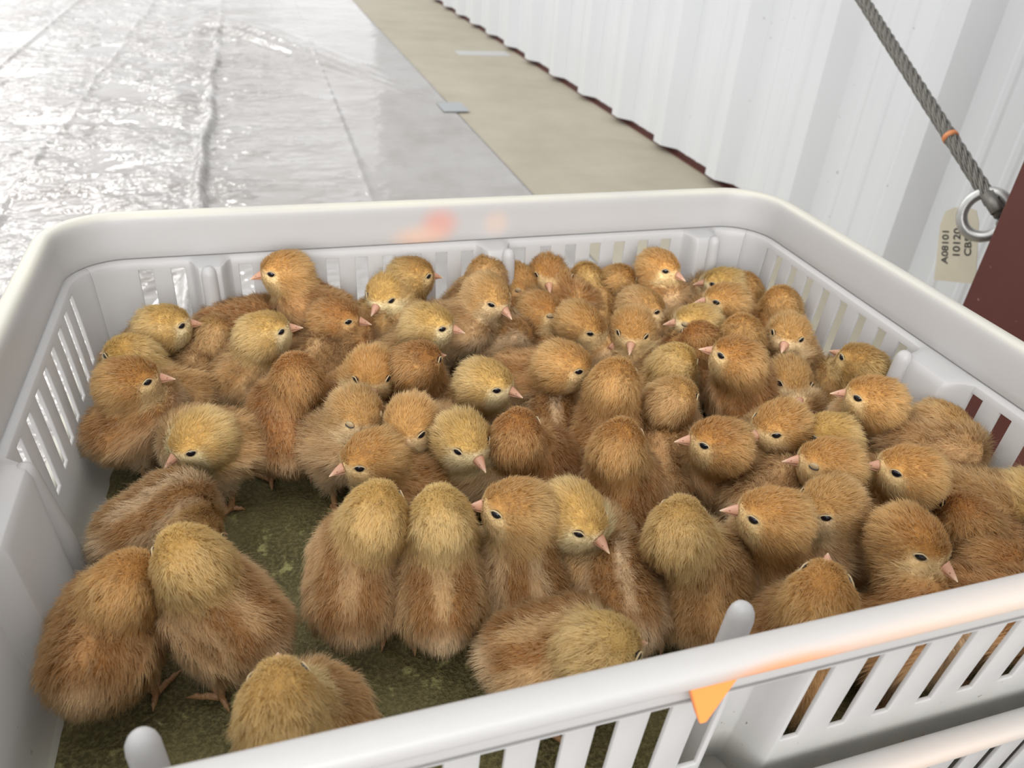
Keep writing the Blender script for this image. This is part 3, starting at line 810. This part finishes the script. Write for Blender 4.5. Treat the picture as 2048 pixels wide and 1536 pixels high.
def plumage(pose, P, pal, rng, ph):
    pal = np.array(PAL[pal])
    X = (P - pose.B) @ pose.a; Yy = np.abs(P[:, 1]); Zz = (P - pose.B) @ pose.u
    def ss(x, a, b):
        t = np.clip((x - a) / (b - a), 0, 1); return t * t * (3 - 2 * t)
    col = np.repeat(pal[5][None], len(P), 0)
    def mixin(w, c):
        nonlocal col
        col = col * (1 - w[:, None]) + np.asarray(c)[None] * w[:, None]
    wob = 0.25 * np.sin(P[:, 0] * 2.1 + ph) + 0.2 * np.sin(P[:, 2] * 2.7 + ph * 1.7) + 0.15 * np.sin(P[:, 1] * 3.1 - ph)
    mixin(ss(Zz + wob * 0.6, -0.6, -1.5), pal[6])
    mixin(ss(X, 0.9, 2.2) * ss(Zz, 1.2, -0.3) * 0.7, pal[6])
    back = ss(Zz + wob * 0.5, 0.35, 1.15)
    mixin(back, pal[3])
    # pale line down the middle of the back and over each wing
    mid = ss(np.abs(Yy + wob * 0.25 - 0.05), 0.55, 0.15) * back * ss(X, -2.6, -1.6)
    mixin(mid * 0.75, pal[4])
    edge = ss(np.abs(Yy + wob * 0.3 - 1.75), 0.5, 0.1) * ss(Zz, 0.0, 0.7)
    mixin(edge * 0.7, pal[4])
    mixin(ss(X, -2.2, -3.0), pal[6] * 0.5 + pal[5] * 0.5)
    # head and neck
    D = P - pose.H; dh = np.sqrt((D ** 2).sum(-1)); hx = D @ pose.h; hz = D @ pose.hu; hy = np.abs(D @ pose.hs)
    t = np.clip(((P - pose.N0) @ (pose.N1 - pose.N0)) / ((pose.N1 - pose.N0) @ (pose.N1 - pose.N0)), 0, 1)
    dn = np.sqrt(((P - (pose.N0 + t[:, None] * (pose.N1 - pose.N0))) ** 2).sum(-1))
    wh = np.maximum(ss(dh, 2.25, 1.75), ss(t, 0.35, 0.8) * ss(dn, 2.0, 1.55))
    mixin(wh, pal[2])
    crown = ss(hz + 0.25 * hx + wob * 0.2, 0.35, 0.85) * ss(hx + wob * 0.2, -1.5, -0.5)
    mixin(crown * wh, pal[0])
    cheek = ss(hz + 0.15 * wob, 0.58, 0.18) * ss(hx + 0.2 * wob, -0.05, 0.50)
    mixin(cheek * wh, np.minimum(pal[1] * np.array([1.06, 1.14, 1.30]), 0.93))
    ear = ss(np.sqrt((hx + 0.25) ** 2 + (hz - 0.05) ** 2), 0.75, 0.3) * ss(hy, 0.7, 1.1)
    mixin(ear * wh * 0.55, pal[0])
    return col
DENSITY = 1.0
def make_chick(label, bx, by, rz, bz, off, hang, hpitch, pal, eye, dens, seed):
    rng = np.random.default_rng(seed)
    root = empty('chick', (bx, by, 0.0026), rz)
    tag(root, label, 'chick', 'baby chicks in the crate')
    bz = bz - 0.12
    pose = Pose(off, hang, hpitch, bz)
    V, F = surface_nets(pose, 0.21)
    ph = rng.uniform(0, 6.28)
    tint = np.array([1, 1, 1]) * rng.uniform(0.93, 1.06)
    body = link_mesh('body', (V * CM).tolist(), F.tolist(), M_BODY, root)
    cb = plumage(pose, V, pal, rng, ph) * tint
    at = body.data.attributes.new('plumage', 'FLOAT_COLOR', 'POINT')
    at.data.foreach_set('color', np.concatenate([cb, np.ones((len(cb), 1))], 1).astype(np.float32).ravel())
    # ---- eyes and beak
    def surf_along(p, d):
        lo_, hi_ = 0.0, 2.6
        for _ in range(22):
            mid = (lo_ + hi_) / 2
            if pose.sdf((p + d * mid)[None])[0] < 0: lo_ = mid
            else: hi_ = mid
        return p + d * lo_
    Mh = Matrix(np.stack([pose.h, pose.hs, pose.hu], 1).tolist())
    bp = surf_along(pose.H - pose.hu * 0.16, pose.h) + pose.h * 0.02
    b = bpy.data.objects.new('beak', ME_BEAK); COL.objects.link(b); b.parent = root
    b.matrix_local = Matrix.Translation(Vector(bp * CM)) @ (Mh @ Matrix.Rotation(math.radians(9), 3, 'Y')).to_4x4() @ Matrix.Scale(0.88, 4)
    eyes = []
    for s in (1, -1):
        q = surf_along(pose.H + pose.h * 0.62 + pose.hu * 0.40, pose.hs * s + pose.h * 0.10)
        eyes.append(q)
        e = bpy.data.objects.new('eye' if eye else 'closed_eye', ME_EYE if eye else ME_CLOSED); COL.objects.link(e); e.parent = root
        Me = Mh @ Matrix.Rotation(math.radians(-s * 30), 3, 'Z')
        e.matrix_local = Matrix.Translation(Vector((q - pose.hs * s * 0.035) * CM)) @ Me.to_4x4()
        if eye:
            l = bpy.data.objects.new('eyelid', ME_LID); COL.objects.link(l); l.parent = e
            l.matrix_local = Matrix.Translation((0, s * 0.0004, 0))
    # ---- legs
    top = max(0.6, bz - 1.9)
    for s in (1, -1):
        l = bpy.data.objects.new('leg', ME_LEG); COL.objects.link(l); l.parent = root
        l.location = (0.0005 + rng.uniform(-0.003, 0.004), s * (0.0125 + rng.uniform(0, 0.003)), 0.0)
        l.rotation_euler = (0, 0, rng.uniform(-0.25, 0.25)); l.scale = (1, 1, min(2.0, top * 0.01 / 0.022))
    # ---- down: sampled on the body surface
    A = V[F[:, 0]]; Bq = V[F[:, 1]]; Cq = V[F[:, 2]]; Dq = V[F[:, 3]]
    T0 = np.concatenate([A, A]); T1 = np.concatenate([Bq, Cq]); T2 = np.concatenate([Cq, Dq])
    ar = np.linalg.norm(np.cross(T1 - T0, T2 - T0), axis=1)
    cen = (T0 + T1 + T2) / 3
    wgt = ar * np.where(cen[:, 2] < bz - 1.2, 0.6, 1.0) * np.where(np.linalg.norm(cen - pose.H, axis=1) < 1.9, 1.7, 1.0)
    n = int(25000 * dens * DENSITY)
    pick = rng.choice(len(ar), n, p=wgt / wgt.sum())
    r1 = np.sqrt(rng.random(n))[:, None]; r2 = rng.random(n)[:, None]
    P = (1 - r1) * T0[pick] + r1 * (1 - r2) * T1[pick] + r1 * r2 * T2[pick]
    P = P.astype(np.float32)
    eps = 0.08; g = np.stack([pose.sdf(P + np.eye(3, dtype=np.float32)[i] * eps) - pose.sdf(P - np.eye(3, dtype=np.float32)[i] * eps) for i in range(3)], 1)
    N = g / (np.linalg.norm(g, axis=1, keepdims=True) + 1e-9)
    P -= N * pose.sdf(P)[:, None]
    D = P - pose.H; dh = np.linalg.norm(D, axis=1); hx = D @ pose.h
    keep = np.ones(n, bool)
    de = np.minimum(*[np.linalg.norm(P - q, axis=1) for q in eyes])
    keep &= de > 0.25
    db = np.linalg.norm(P - (bp + pose.h * 0.1), axis=1); keep &= db > 0.37
    P, N, D, dh, hx, de, db = [q[keep] for q in (P, N, D, dh, hx, de, db)]; n = len(P)
    def ss(x, a, b_):
        t = np.clip((x - a) / (b_ - a), 0, 1); return t * t * (3 - 2 * t)
    wh = ss(dh, 2.6, 1.6)[:, None]
    flow = (1 - wh) * (-pose.a - 0.25 * np.array([0, 0, 1])) + wh * (-pose.h - 0.15 * pose.hu + 0.9 * D / (dh[:, None] + 1e-6) * 0)
    tan = flow - N * (flow * N).sum(1, keepdims=True)
    tan /= (np.linalg.norm(tan, axis=1, keepdims=True) + 0.15)
    hh = ss(dh, 1.95, 1.5) * ss(hx, -1.3, -0.2)
    ln_ = 0.64 * (1 - wh[:, 0]) + 0.66 * wh[:, 0]
    ln_ = ln_ * (1 - 0.50 * hh)
    face = np.maximum(ss(de, 0.95, 0.3) * ss(hx, 0.20, 0.50), ss(db, 1.15, 0.35))
    ln_ *= (1 - 0.70 * face)
    ln_ *= rng.uniform(0.65, 1.2, n)
    stray = rng.random(n) < 0.05; ln_[stray] *= 1.3
    lift = (0.95 * (1 - face) + 0.30 * face - 0.15 * hh)[:, None]
    jit = rng.normal(0, 0.26, (n, 3)) * (1 - 0.5 * np.maximum(face, 0.8 * hh))[:, None]; jit[stray] *= 1.5
    # tufts: neighbours lean the same way
    K = 700; ci = rng.integers(0, n, K); Cc = P[ci]; cj = rng.normal(0, 0.22, (K, 3))
    near = np.empty(n, int)
    for s0 in range(0, n, 4096):
        q = P[s0:s0 + 4096]
        near[s0:s0 + 4096] = ((q ** 2).sum(1)[:, None] - 2 * q @ Cc.T + (Cc ** 2).sum(1)[None]).argmin(1)
    d0 = N * lift + tan * 0.75 + jit * 0.7 + cj[near] * (1 - 0.92 * np.maximum(face, hh))[:, None]
    d0 /= np.linalg.norm(d0, axis=1, keepdims=True)
    inn = (d0 * N).sum(1, keepdims=True); d0 = np.where(inn < 0.12, d0 + N * (0.12 - inn), d0)
    d1 = d0 + tan * 0.45 + rng.normal(0, 0.16, (n, 3)) - np.array([0, 0, 0.10])
    d1 += (Cc[near] - P) * 0.35 * (1 - np.maximum(face, 0.8 * hh))[:, None]
    d1 /= np.linalg.norm(d1, axis=1, keepdims=True)
    L = ln_[:, None]
    p0 = P - N * 0.05; p1 = P + d0 * L * 0.36; p2 = p1 + (d0 * 0.5 + d1 * 0.5) * L * 0.34; p3 = p2 + d1 * L * 0.34
    pts = np.stack([p0, p1, p2, p3], 1)
    col = plumage(pose, P, pal, rng, ph) * tint
    col = col * rng.normal(1.0, 0.12, (n, 1)) 
    pale = (rng.random(n) < 0.12)[:, None]
    col = np.where(pale, col * 0.6 + np.array([0.80, 0.66, 0.42]) * 0.4, col)
    col = np.clip(col, 0.01, 0.95)
    tipc = np.array([0.93, 0.80, 0.55])
    pcol = np.stack([col * 0.97, col, col * 0.90 + tipc * 0.10, col * 0.72 + tipc * 0.28], 1)
    wr = 0.0092 / math.sqrt(max(dens, 0.2))
    rad = np.tile(np.array([1.0, 0.95, 0.7, 0.18]) * wr, (n, 1)) * rng.uniform(0.75, 1.2, (n, 1)) * np.where(face > 0.5, 0.8, 1.0)[:, None]
    X = (P - pose.B) @ pose.a; Zz = (P - pose.B) @ pose.u
    side = np.abs(P[:, 1]); wing = np.zeros(n, int)
    for k, (w0, w1) in enumerate(pose.W):
        ab = w1 - w0; t = np.clip(((P - w0) @ ab) / (ab @ ab), 0, 1)
        dw = np.linalg.norm(P - (w0 + t[:, None] * ab), axis=1)
        wing[(dw < 0.72) & (np.sign(P[:, 1]) == (1, -1)[k]) & (side > 1.6)] = k + 1
    for k in (0, 1, 2):
        q = wing == k
        nq = int(q.sum())
        if not nq: continue
        pp = pts[q].copy()
        if k:                                       # wing down: longer, flatter, swept back
            wd = -pose.a * 0.9 - pose.u * 0.25
            pp[:, 2] += wd * 0.10; pp[:, 3] += wd * 0.28
        cu = bpy.data.hair_curves.new('down' if k == 0 else 'wing')
        cu.add_curves([4] * nq)
        cu.position_data.foreach_set('vector', (pp * CM).astype(np.float32).ravel())
        ra = cu.attributes.get('radius') or cu.attributes.new('radius', 'FLOAT', 'POINT')
        ra.data.foreach_set('value', (rad[q] * CM).astype(np.float32).ravel())
        ca = cu.attributes.new('plumage', 'FLOAT_COLOR', 'POINT')
        ca.data.foreach_set('color', np.concatenate([pcol[q], np.ones((nq, 4, 1))], 2).astype(np.float32).ravel())
        na = cu.attributes.new('skin_normal', 'FLOAT_VECTOR', 'CURVE')
        na.data.foreach_set('vector', N[q].astype(np.float32).ravel())
        cu.materials.append(M_DOWN)
        o = bpy.data.objects.new('down' if k == 0 else 'wing', cu); COL.objects.link(o); o.parent = root
    return root

# label, x, y, heading, trunk height, head offset (forward, sideways, up; cm), head turn, head pitch, plumage, eye open, density of down
CHICKS = [
    ('orange-crowned chick with neck raised in the back left, beak pointing left', -0.1162, 0.1794, 167.1, 6.50, (2.48, 0.10, 3.50), 14.2, -2, 'orange', 1, 0.65),
    ('rust-backed chick hunched below the tall left-facing chick by the back wall', -0.1762, 0.1802, 353.6, 5.60, (3.14, 1.86, -0.10), -14.0, -16, 'rust', 1, 0.58),
    ('orange chick with only its crown showing, squeezed behind the tall pale right-facing chick', -0.1445, 0.1674, 111.7, 4.00, (3.40, 0.76, 2.00), -0.0, 0, 'orange', 1, 0.62),
    ('tan chick with lowered head between two yellow-headed chicks near the left wall', -0.2053, 0.1587, 75.2, 4.00, (1.63, -1.23, 2.00), -10.7, 0, 'tan', 1, 0.66),
    ('yellow-headed chick facing right in the back left corner of the crate', -0.2437, 0.1709, 25.5, 4.30, (1.56, -1.99, 3.20), -15.6, 0, 'yellow', 1, 0.70),
    ('yellow chick turned away, its nape just above the rust-crowned chick at left wall', -0.2215, 0.1203, 183.7, 4.00, (2.50, -1.11, 3.00), -37.5, 0, 'yellow', 1, 0.75),
    ('rust-crowned chick standing against the left wall slats, head in profile facing right', -0.2432, 0.0854, 15.0, 4.50, (0.61, -0.36, 3.30), -9.0, 0, 'rusthead', 1, 0.82),
    ('pale yellow chick with head up facing right, second row of the left half', -0.1711, 0.1351, 33.0, 4.50, (1.16, -1.55, 3.50), -27.3, 8, 'yellow', 1, 0.71),
    ('dark rust-headed chick facing right, just right of the pale head-up yellow chick', -0.1063, 0.1525, 2.5, 4.50, (0.40, -0.42, 3.00), -15.4, -2, 'rust', 1, 0.66),
    ('yellow-headed chick at the back wall looking down and left towards the viewer', -0.0353, 0.1765, 219.6, 4.30, (1.99, -2.10, 3.20), 13.9, -10, 'yellow', 1, 0.61),
    ('brown and yellow chick at back wall facing right behind the down-looking yellow one', -0.0670, 0.1797, 10.6, 5.14, (3.42, 0.96, 3.26), -6.7, -2, 'brownyellow', 1, 0.55),
    ('large tan chick at back centre bowing its head to the right', -0.0175, 0.1447, 338.0, 6.00, (3.07, 0.12, 3.00), -33.2, -19, 'tan', 1, 0.64),
    ('tan chick with only its fluffy nape showing beside the middle back post', 0.0046, 0.1741, 82.7, 4.48, (2.34, -1.67, 3.82), -4.4, 0, 'tan', 1, 0.56),
    ('orange chick with closed eyes facing right, just right of the middle back post', 0.0432, 0.1777, 331.7, 4.30, (0.28, 2.22, 2.70), -21.2, -8, 'orange', 0, 0.55),
    ('rust chick at the back wall facing the viewer head on', 0.1001, 0.1745, 248.3, 4.66, (-1.30, -2.68, 2.94), 8.0, -5, 'rusthead', 1, 0.53),
    ('dozing rust-crowned chick just in front of the chick facing head on at back wall', 0.0575, 0.1452, 334.4, 4.30, (0.40, -0.27, 2.70), -16.2, -2, 'rusthead', 0, 0.60),
    ('brownish yellow chick facing away against the back slats, right of centre', 0.1175, 0.1605, 65.3, 4.60, (3.20, 1.65, 2.40), 10.0, 0, 'brownyellow', 1, 0.52),
    ('orange chick seen from behind next to the brownish yellow one at back slats', 0.1415, 0.1805, 3.9, 4.30, (0.41, 0.58, 2.70), 23.6, 0, 'orange', 1, 0.53),
    ('light orange chick standing tall near the back right post, beak to the right', 0.1777, 0.1742, 284.0, 4.80, (0.04, -0.00, 3.70), 21.3, -2, 'orange', 1, 0.54),
    ('tan chick with lowered beak pointing right, in front of the tall back right chick', 0.1408, 0.1340, 346.4, 4.30, (0.40, 0.22, 2.70), -6.2, -13, 'tan', 1, 0.58),
    ('orange chick hanging its head low to the right, right of back centre', 0.0880, 0.1153, 294.5, 4.30, (0.48, -1.28, 3.20), 25.4, -24, 'orange', 1, 0.63),
    ('orange chick facing the viewer with bowed head, right of back centre', 0.1258, 0.0973, 229.7, 4.30, (1.54, -0.57, 3.20), 13.2, -12, 'orange', 1, 0.64),
    ('orange chick near the back right corner facing left with raised beak', 0.2148, 0.1264, 147.9, 4.50, (0.40, 1.44, 3.50), 14.5, 0, 'orange', 1, 0.58),
    ('pale yellow chick in the back right corner facing left behind an orange one', 0.2437, 0.1779, 153.5, 4.30, (0.44, 1.64, 2.70), 1.4, 0, 'yellow', 1, 0.52),
    ('orange chick turned away in the very back right corner', 0.2468, 0.1408, 63.2, 4.30, (2.66, 0.16, 2.20), 10.0, 0, 'orange', 1, 0.52),
    ('yellow chick with closed eye facing left, below the left-facing back right pair', 0.1799, 0.1092, 149.7, 4.30, (0.40, 2.00, 3.20), 6.5, -2, 'yellow', 0, 0.61),
    ('rust chick showing only the back of its crown beside the sleeping yellow chick', 0.1600, 0.0734, 85.1, 4.30, (0.44, -0.26, 2.70), 0.5, 0, 'rust', 1, 0.63),
    ('plain orange nape of a chick just left of the chick staring out by right slats', 0.1979, 0.0577, 62.1, 4.50, (0.40, 0.90, 3.50), 0.3, 0, 'orange', 1, 0.64),
    ('orange chick facing away, pressed to the right wall slats near the back corner', 0.2465, 0.1005, 59.6, 4.54, (2.15, -0.49, 2.86), 10.7, 0, 'orange', 1, 0.55),
    ('tan chick by the right wall slats staring straight at the viewer, both eyes visible', 0.2448, 0.0585, 228.2, 4.50, (1.74, -1.12, 3.50), -1.2, -1, 'tan', 1, 0.64),
    ('small tan chick peering out below the staring chick, face turned to the viewer', 0.2115, 0.0192, 247.8, 4.30, (0.68, -0.34, 2.20), 5.0, -5, 'tan', 1, 0.68),
    ('large rust-crowned chick with its back to us, head turned left, right of centre', 0.1701, 0.0130, 86.4, 5.00, (0.40, 1.78, 4.00), 54.3, 8, 'rusthead', 1, 0.72),
    ('yellow chick with fluffy nape left of the large rust-crowned back-turned chick', 0.1210, 0.0558, 18.5, 4.30, (0.59, -1.07, 2.70), 8.3, -5, 'yellow', 1, 0.68),
    ('tan chick seen from behind, directly below the yellow nape right of centre', 0.0922, 0.0013, 27.1, 4.30, (0.40, -0.93, 3.50), -5.8, 0, 'tan', 1, 0.77),
    ('long orange chick facing right across the middle of the crowd', 0.0224, 0.0684, 332.0, 5.50, (3.00, -1.99, 3.00), -4.3, -6, 'orange', 1, 0.75),
    ('yellow-headed chick facing right, below the long orange chick at centre', -0.0243, 0.0606, 336.8, 4.30, (1.72, -2.00, 3.50), -12.5, -4, 'yellow', 1, 0.77),
    ('yellow chick facing right in the middle of the third row from the back wall', -0.0576, 0.1267, 5.3, 4.80, (1.67, -2.00, 3.70), -25.9, -2, 'yellow', 1, 0.69),
    ('dark rust chick turned away below the yellow right-facing chick near centre', -0.0647, 0.0700, 49.0, 4.50, (0.40, -0.71, 3.50), -20.5, 0, 'rust', 1, 0.75),
    ('orange chick looking down at the viewer left of the dark rust turned-away chick', -0.1026, 0.0866, 263.8, 4.30, (1.96, 1.42, 3.20), -1.1, -12, 'orange', 1, 0.76),
    ('tan chick back with hidden head under the dark rust right-facing head', -0.1251, 0.1221, 66.4, 4.50, (3.36, -1.30, 0.50), -11.6, -11, 'tan', 1, 0.64),
    ('rust chick standing with its back to us at the edge of the bare mat', -0.1491, 0.0564, 95.3, 4.50, (1.17, -1.10, 3.50), -1.3, 0, 'rust', 1, 0.79),
    ('pale yellow chick bending down to the left over the bare mat', -0.1902, 0.0481, 180.8, 4.60, (1.12, 2.00, 1.90), 28.8, -16, 'yellow', 1, 0.88),
    ('tan chick with eyes shut standing upright beside the rust back-turned chick', -0.1163, 0.0302, 310.7, 4.80, (1.56, 0.19, 2.70), -21.8, -8, 'tan', 0, 0.85),
    ('tan chick looking down left, next to the yellow chick at the black gap', -0.0576, 0.0288, 207.3, 4.50, (3.18, 1.69, 3.30), 34.3, -13, 'tan', 1, 0.87),
    ('bright yellow chick facing the viewer above the dark gap in the middle', -0.0374, -0.0113, 289.1, 4.30, (1.02, -1.56, 3.70), -2.8, -8, 'yellow', 1, 0.91),
    ('orange chick facing left, low behind the two back-turned chicks by the bare mat', -0.0788, -0.0132, 168.3, 4.50, (2.58, 1.07, 2.70), 23.2, -6, 'orange', 1, 0.92),
    ('dark rust chick facing away, right of the bright yellow facing chick', -0.0003, -0.0308, 82.3, 4.60, (0.40, 1.71, 3.60), -17.7, 10, 'rust', 1, 0.88),
    ('striped back of a chick tucked under the long orange chick at centre', 0.0284, 0.0299, 71.6, 4.30, (2.75, 0.34, 0.70), -4.3, -11, 'striped', 1, 0.69),
    ('orange chick facing away with upright neck right of centre, behind another facing away', 0.0515, -0.0037, 47.4, 5.00, (1.41, 0.12, 4.00), 4.1, 5, 'orange', 1, 0.79),
    ('rust-crowned chick facing away in the centre, pale whorl on its nape', 0.0379, -0.0626, 59.4, 4.80, (0.93, 0.59, 3.80), -4.1, 8, 'rusthead', 1, 0.90),
    ('tan back of a head-down chick beside the rust chick facing left', 0.0754, -0.0375, 65.1, 4.20, (2.21, -1.23, 0.80), 0.3, -11, 'tan', 1, 0.77),
    ('rust-crowned chick right of centre facing left, beak over a tan back', 0.1156, -0.0464, 131.2, 4.30, (0.40, 2.00, 3.70), 25.3, 0, 'rusthead', 1, 0.86),
    ('orange chick with beak pointing down left, just below the large left-facing chick at right', 0.1694, -0.0413, 150.9, 4.60, (1.65, 2.00, 3.40), 35.0, -9, 'orange', 1, 0.82),
    ('yellow chick facing left, wedged behind a sleeping orange chick on the right', 0.2021, -0.0661, 132.3, 4.30, (2.15, 1.51, 3.20), 16.9, -2, 'yellow', 1, 0.81),
    ('orange chick asleep with beak pointing left, on the right side of the crowd', 0.1706, -0.0910, 125.8, 4.60, (1.08, 1.60, 3.60), 25.7, -2, 'orange', 0, 0.90),
    ('large orange chick facing left beside the right wall post', 0.2333, -0.0448, 114.6, 5.00, (0.40, 2.00, 4.20), 25.5, -1, 'orange', 1, 0.79),
    ('brownish yellow chick turned away by the right slats behind the large left-facing chick', 0.2494, 0.0029, 94.7, 4.80, (0.40, -0.40, 3.20), 14.0, 5, 'brownyellow', 1, 0.68),
    ('orange chick facing left, lowest of the left-facing heads along the right wall', 0.2087, -0.1075, 115.6, 4.60, (0.40, 1.72, 3.90), 34.3, 3, 'orange', 1, 0.91),
    ('tan back of a chick lying along the right wall below the post', 0.2441, -0.0786, 327.0, 6.62, (1.19, 1.50, 1.08), 9.5, -16, 'tan', 1, 0.70),
    ('yellow chick cut off by the right edge of the photo', 0.2462, -0.1177, 302.4, 5.50, (3.29, 0.81, 1.50), -13.2, -5, 'yellow', 1, 0.90),
    ('dark rust chick facing away low in the right front corner', 0.2380, -0.1600, 91.6, 4.30, (2.33, 1.67, 2.20), -18.7, 0, 'rust', 1, 0.92),
    ('orange chick with open dark eye facing left near the front right, biggest face', 0.1024, -0.1308, 119.3, 4.60, (0.84, 1.62, 4.40), 29.2, 0, 'orange', 1, 1.00),
    ('tan chick with drowsy eye just right of the biggest left-facing face', 0.1436, -0.1228, 190.5, 4.40, (1.70, -0.05, 3.80), -8.1, -5, 'tan', 1, 0.99),
    ('chick with pale yellow neck facing away behind the front post', 0.0541, -0.1390, 69.6, 4.80, (0.76, 1.96, 4.00), -11.1, 5, 'paleneck', 1, 1.00),
    ('rust-crowned chick facing right by the front rim at the far right', 0.1410, -0.1860, 321.3, 4.60, (-0.40, 2.20, 4.20), -34.4, -5, 'rusthead', 1, 1.00),
    ('rust back of a chick at the front rim in the right corner', 0.1990, -0.1870, 319.9, 4.80, (0.58, 2.44, 1.20), 9.1, 0, 'rust', 1, 0.99),
    ('orange chick at front rim right of the post, beak tipped up away from us', 0.0774, -0.1814, 30.3, 4.50, (0.40, -0.33, 4.30), 19.7, 20, 'orange', 1, 1.00),
    ('tan ruffled back of a chick with hidden head beneath the dozing left-facing chicks', 0.1283, -0.0806, 24.1, 4.80, (3.00, 1.99, 0.20), -6.3, -11, 'tan', 1, 0.79),
    ('orange chick with striped back and head turned left, front centre', -0.0353, -0.1056, 92.3, 4.80, (0.99, 0.83, 4.20), 69.4, 3, 'stripedorange', 1, 1.00),
    ('yellow chick looking down right over the striped back at front centre', 0.0017, -0.0866, 307.9, 4.30, (0.80, -1.94, 4.00), -9.0, -15, 'yellow', 1, 1.00),
    ('striped back of a head-down chick at front right of centre', 0.0079, -0.1294, 77.8, 4.60, (2.50, 1.37, 0.40), -46.0, -16, 'striped', 1, 0.99),
    ('chick with pale yellow nape and two rust stripes facing away, front centre', -0.0809, -0.1009, 81.5, 4.80, (1.36, -0.04, 3.80), 0.2, -2, 'stripedyellow', 1, 1.00),
    ('tan chick with yellow nape facing away beside the twin-striped chick, by bare mat', -0.1224, -0.0873, 75.1, 4.80, (1.08, -1.10, 4.00), -7.5, 0, 'tanyellow', 1, 1.00),
    ('pale striped chick lying along the front rim at centre, head to the right', -0.0406, -0.1527, 354.4, 4.60, (2.31, -1.91, 2.40), 13.2, -11, 'stripedyellow', 1, 1.00),
    ('orange chick with its back to us in the front left corner, largest of all', -0.2401, -0.0967, 78.5, 4.60, (1.60, -1.14, 2.40), -13.4, -5, 'orange', 1, 1.00),
    ('tan chick with bright yellow nape huddled against the front left corner chick', -0.1853, -0.0986, 132.9, 5.00, (1.74, 0.33, 3.50), -12.5, -2, 'tanyellow', 1, 1.00),
    ('pale striped chick huddled in the left trio, its head tucked out of sight', -0.2234, -0.0197, 32.5, 4.60, (1.18, -2.00, -0.40), 6.7, -24, 'striped', 1, 0.98),
    ('chick with pale nape cut off by the front rim at lower left', -0.1481, -0.1745, 110.9, 4.50, (0.40, 1.28, 4.10), -21.7, 2, 'paleneck', 1, 1.00),
    ('striped tan back tucked beneath the bowing tan chick at back centre', 0.0210, 0.1433, 347.4, 4.60, (2.05, 2.00, -0.10), -7.3, -11, 'striped', 1, 0.57),
]
for k, (label, bx, by, az, bz, off, hang, hp, pal, eye, dens) in enumerate(CHICKS):
    make_chick(label, bx, by, math.radians(az), bz, off, hang, hp, pal, eye, dens, 100 + k)
# chicks of the crate below, seen through its slats
for k, (label, bx, by, az, pal) in enumerate([
    ('brown chick glimpsed below the orange clip inside the lower crate', 0.08, -0.15, 60, 'rust'),
    ('rust chick behind the slats of the lower crate, left of two', 0.172, -0.168, 120, 'rust'),
    ('orange chick behind the slats of the lower crate, right of two', 0.222, -0.16, 80, 'orange'),
]):
    r = make_chick(label, bx, by, math.radians(az), 4.3, (2.4, 0.3, 2.4), 15, -5, pal, 1, 0.6, 300 + k)
    r.location.z -= 0.110; r['group'] = 'chicks in the lower crate'
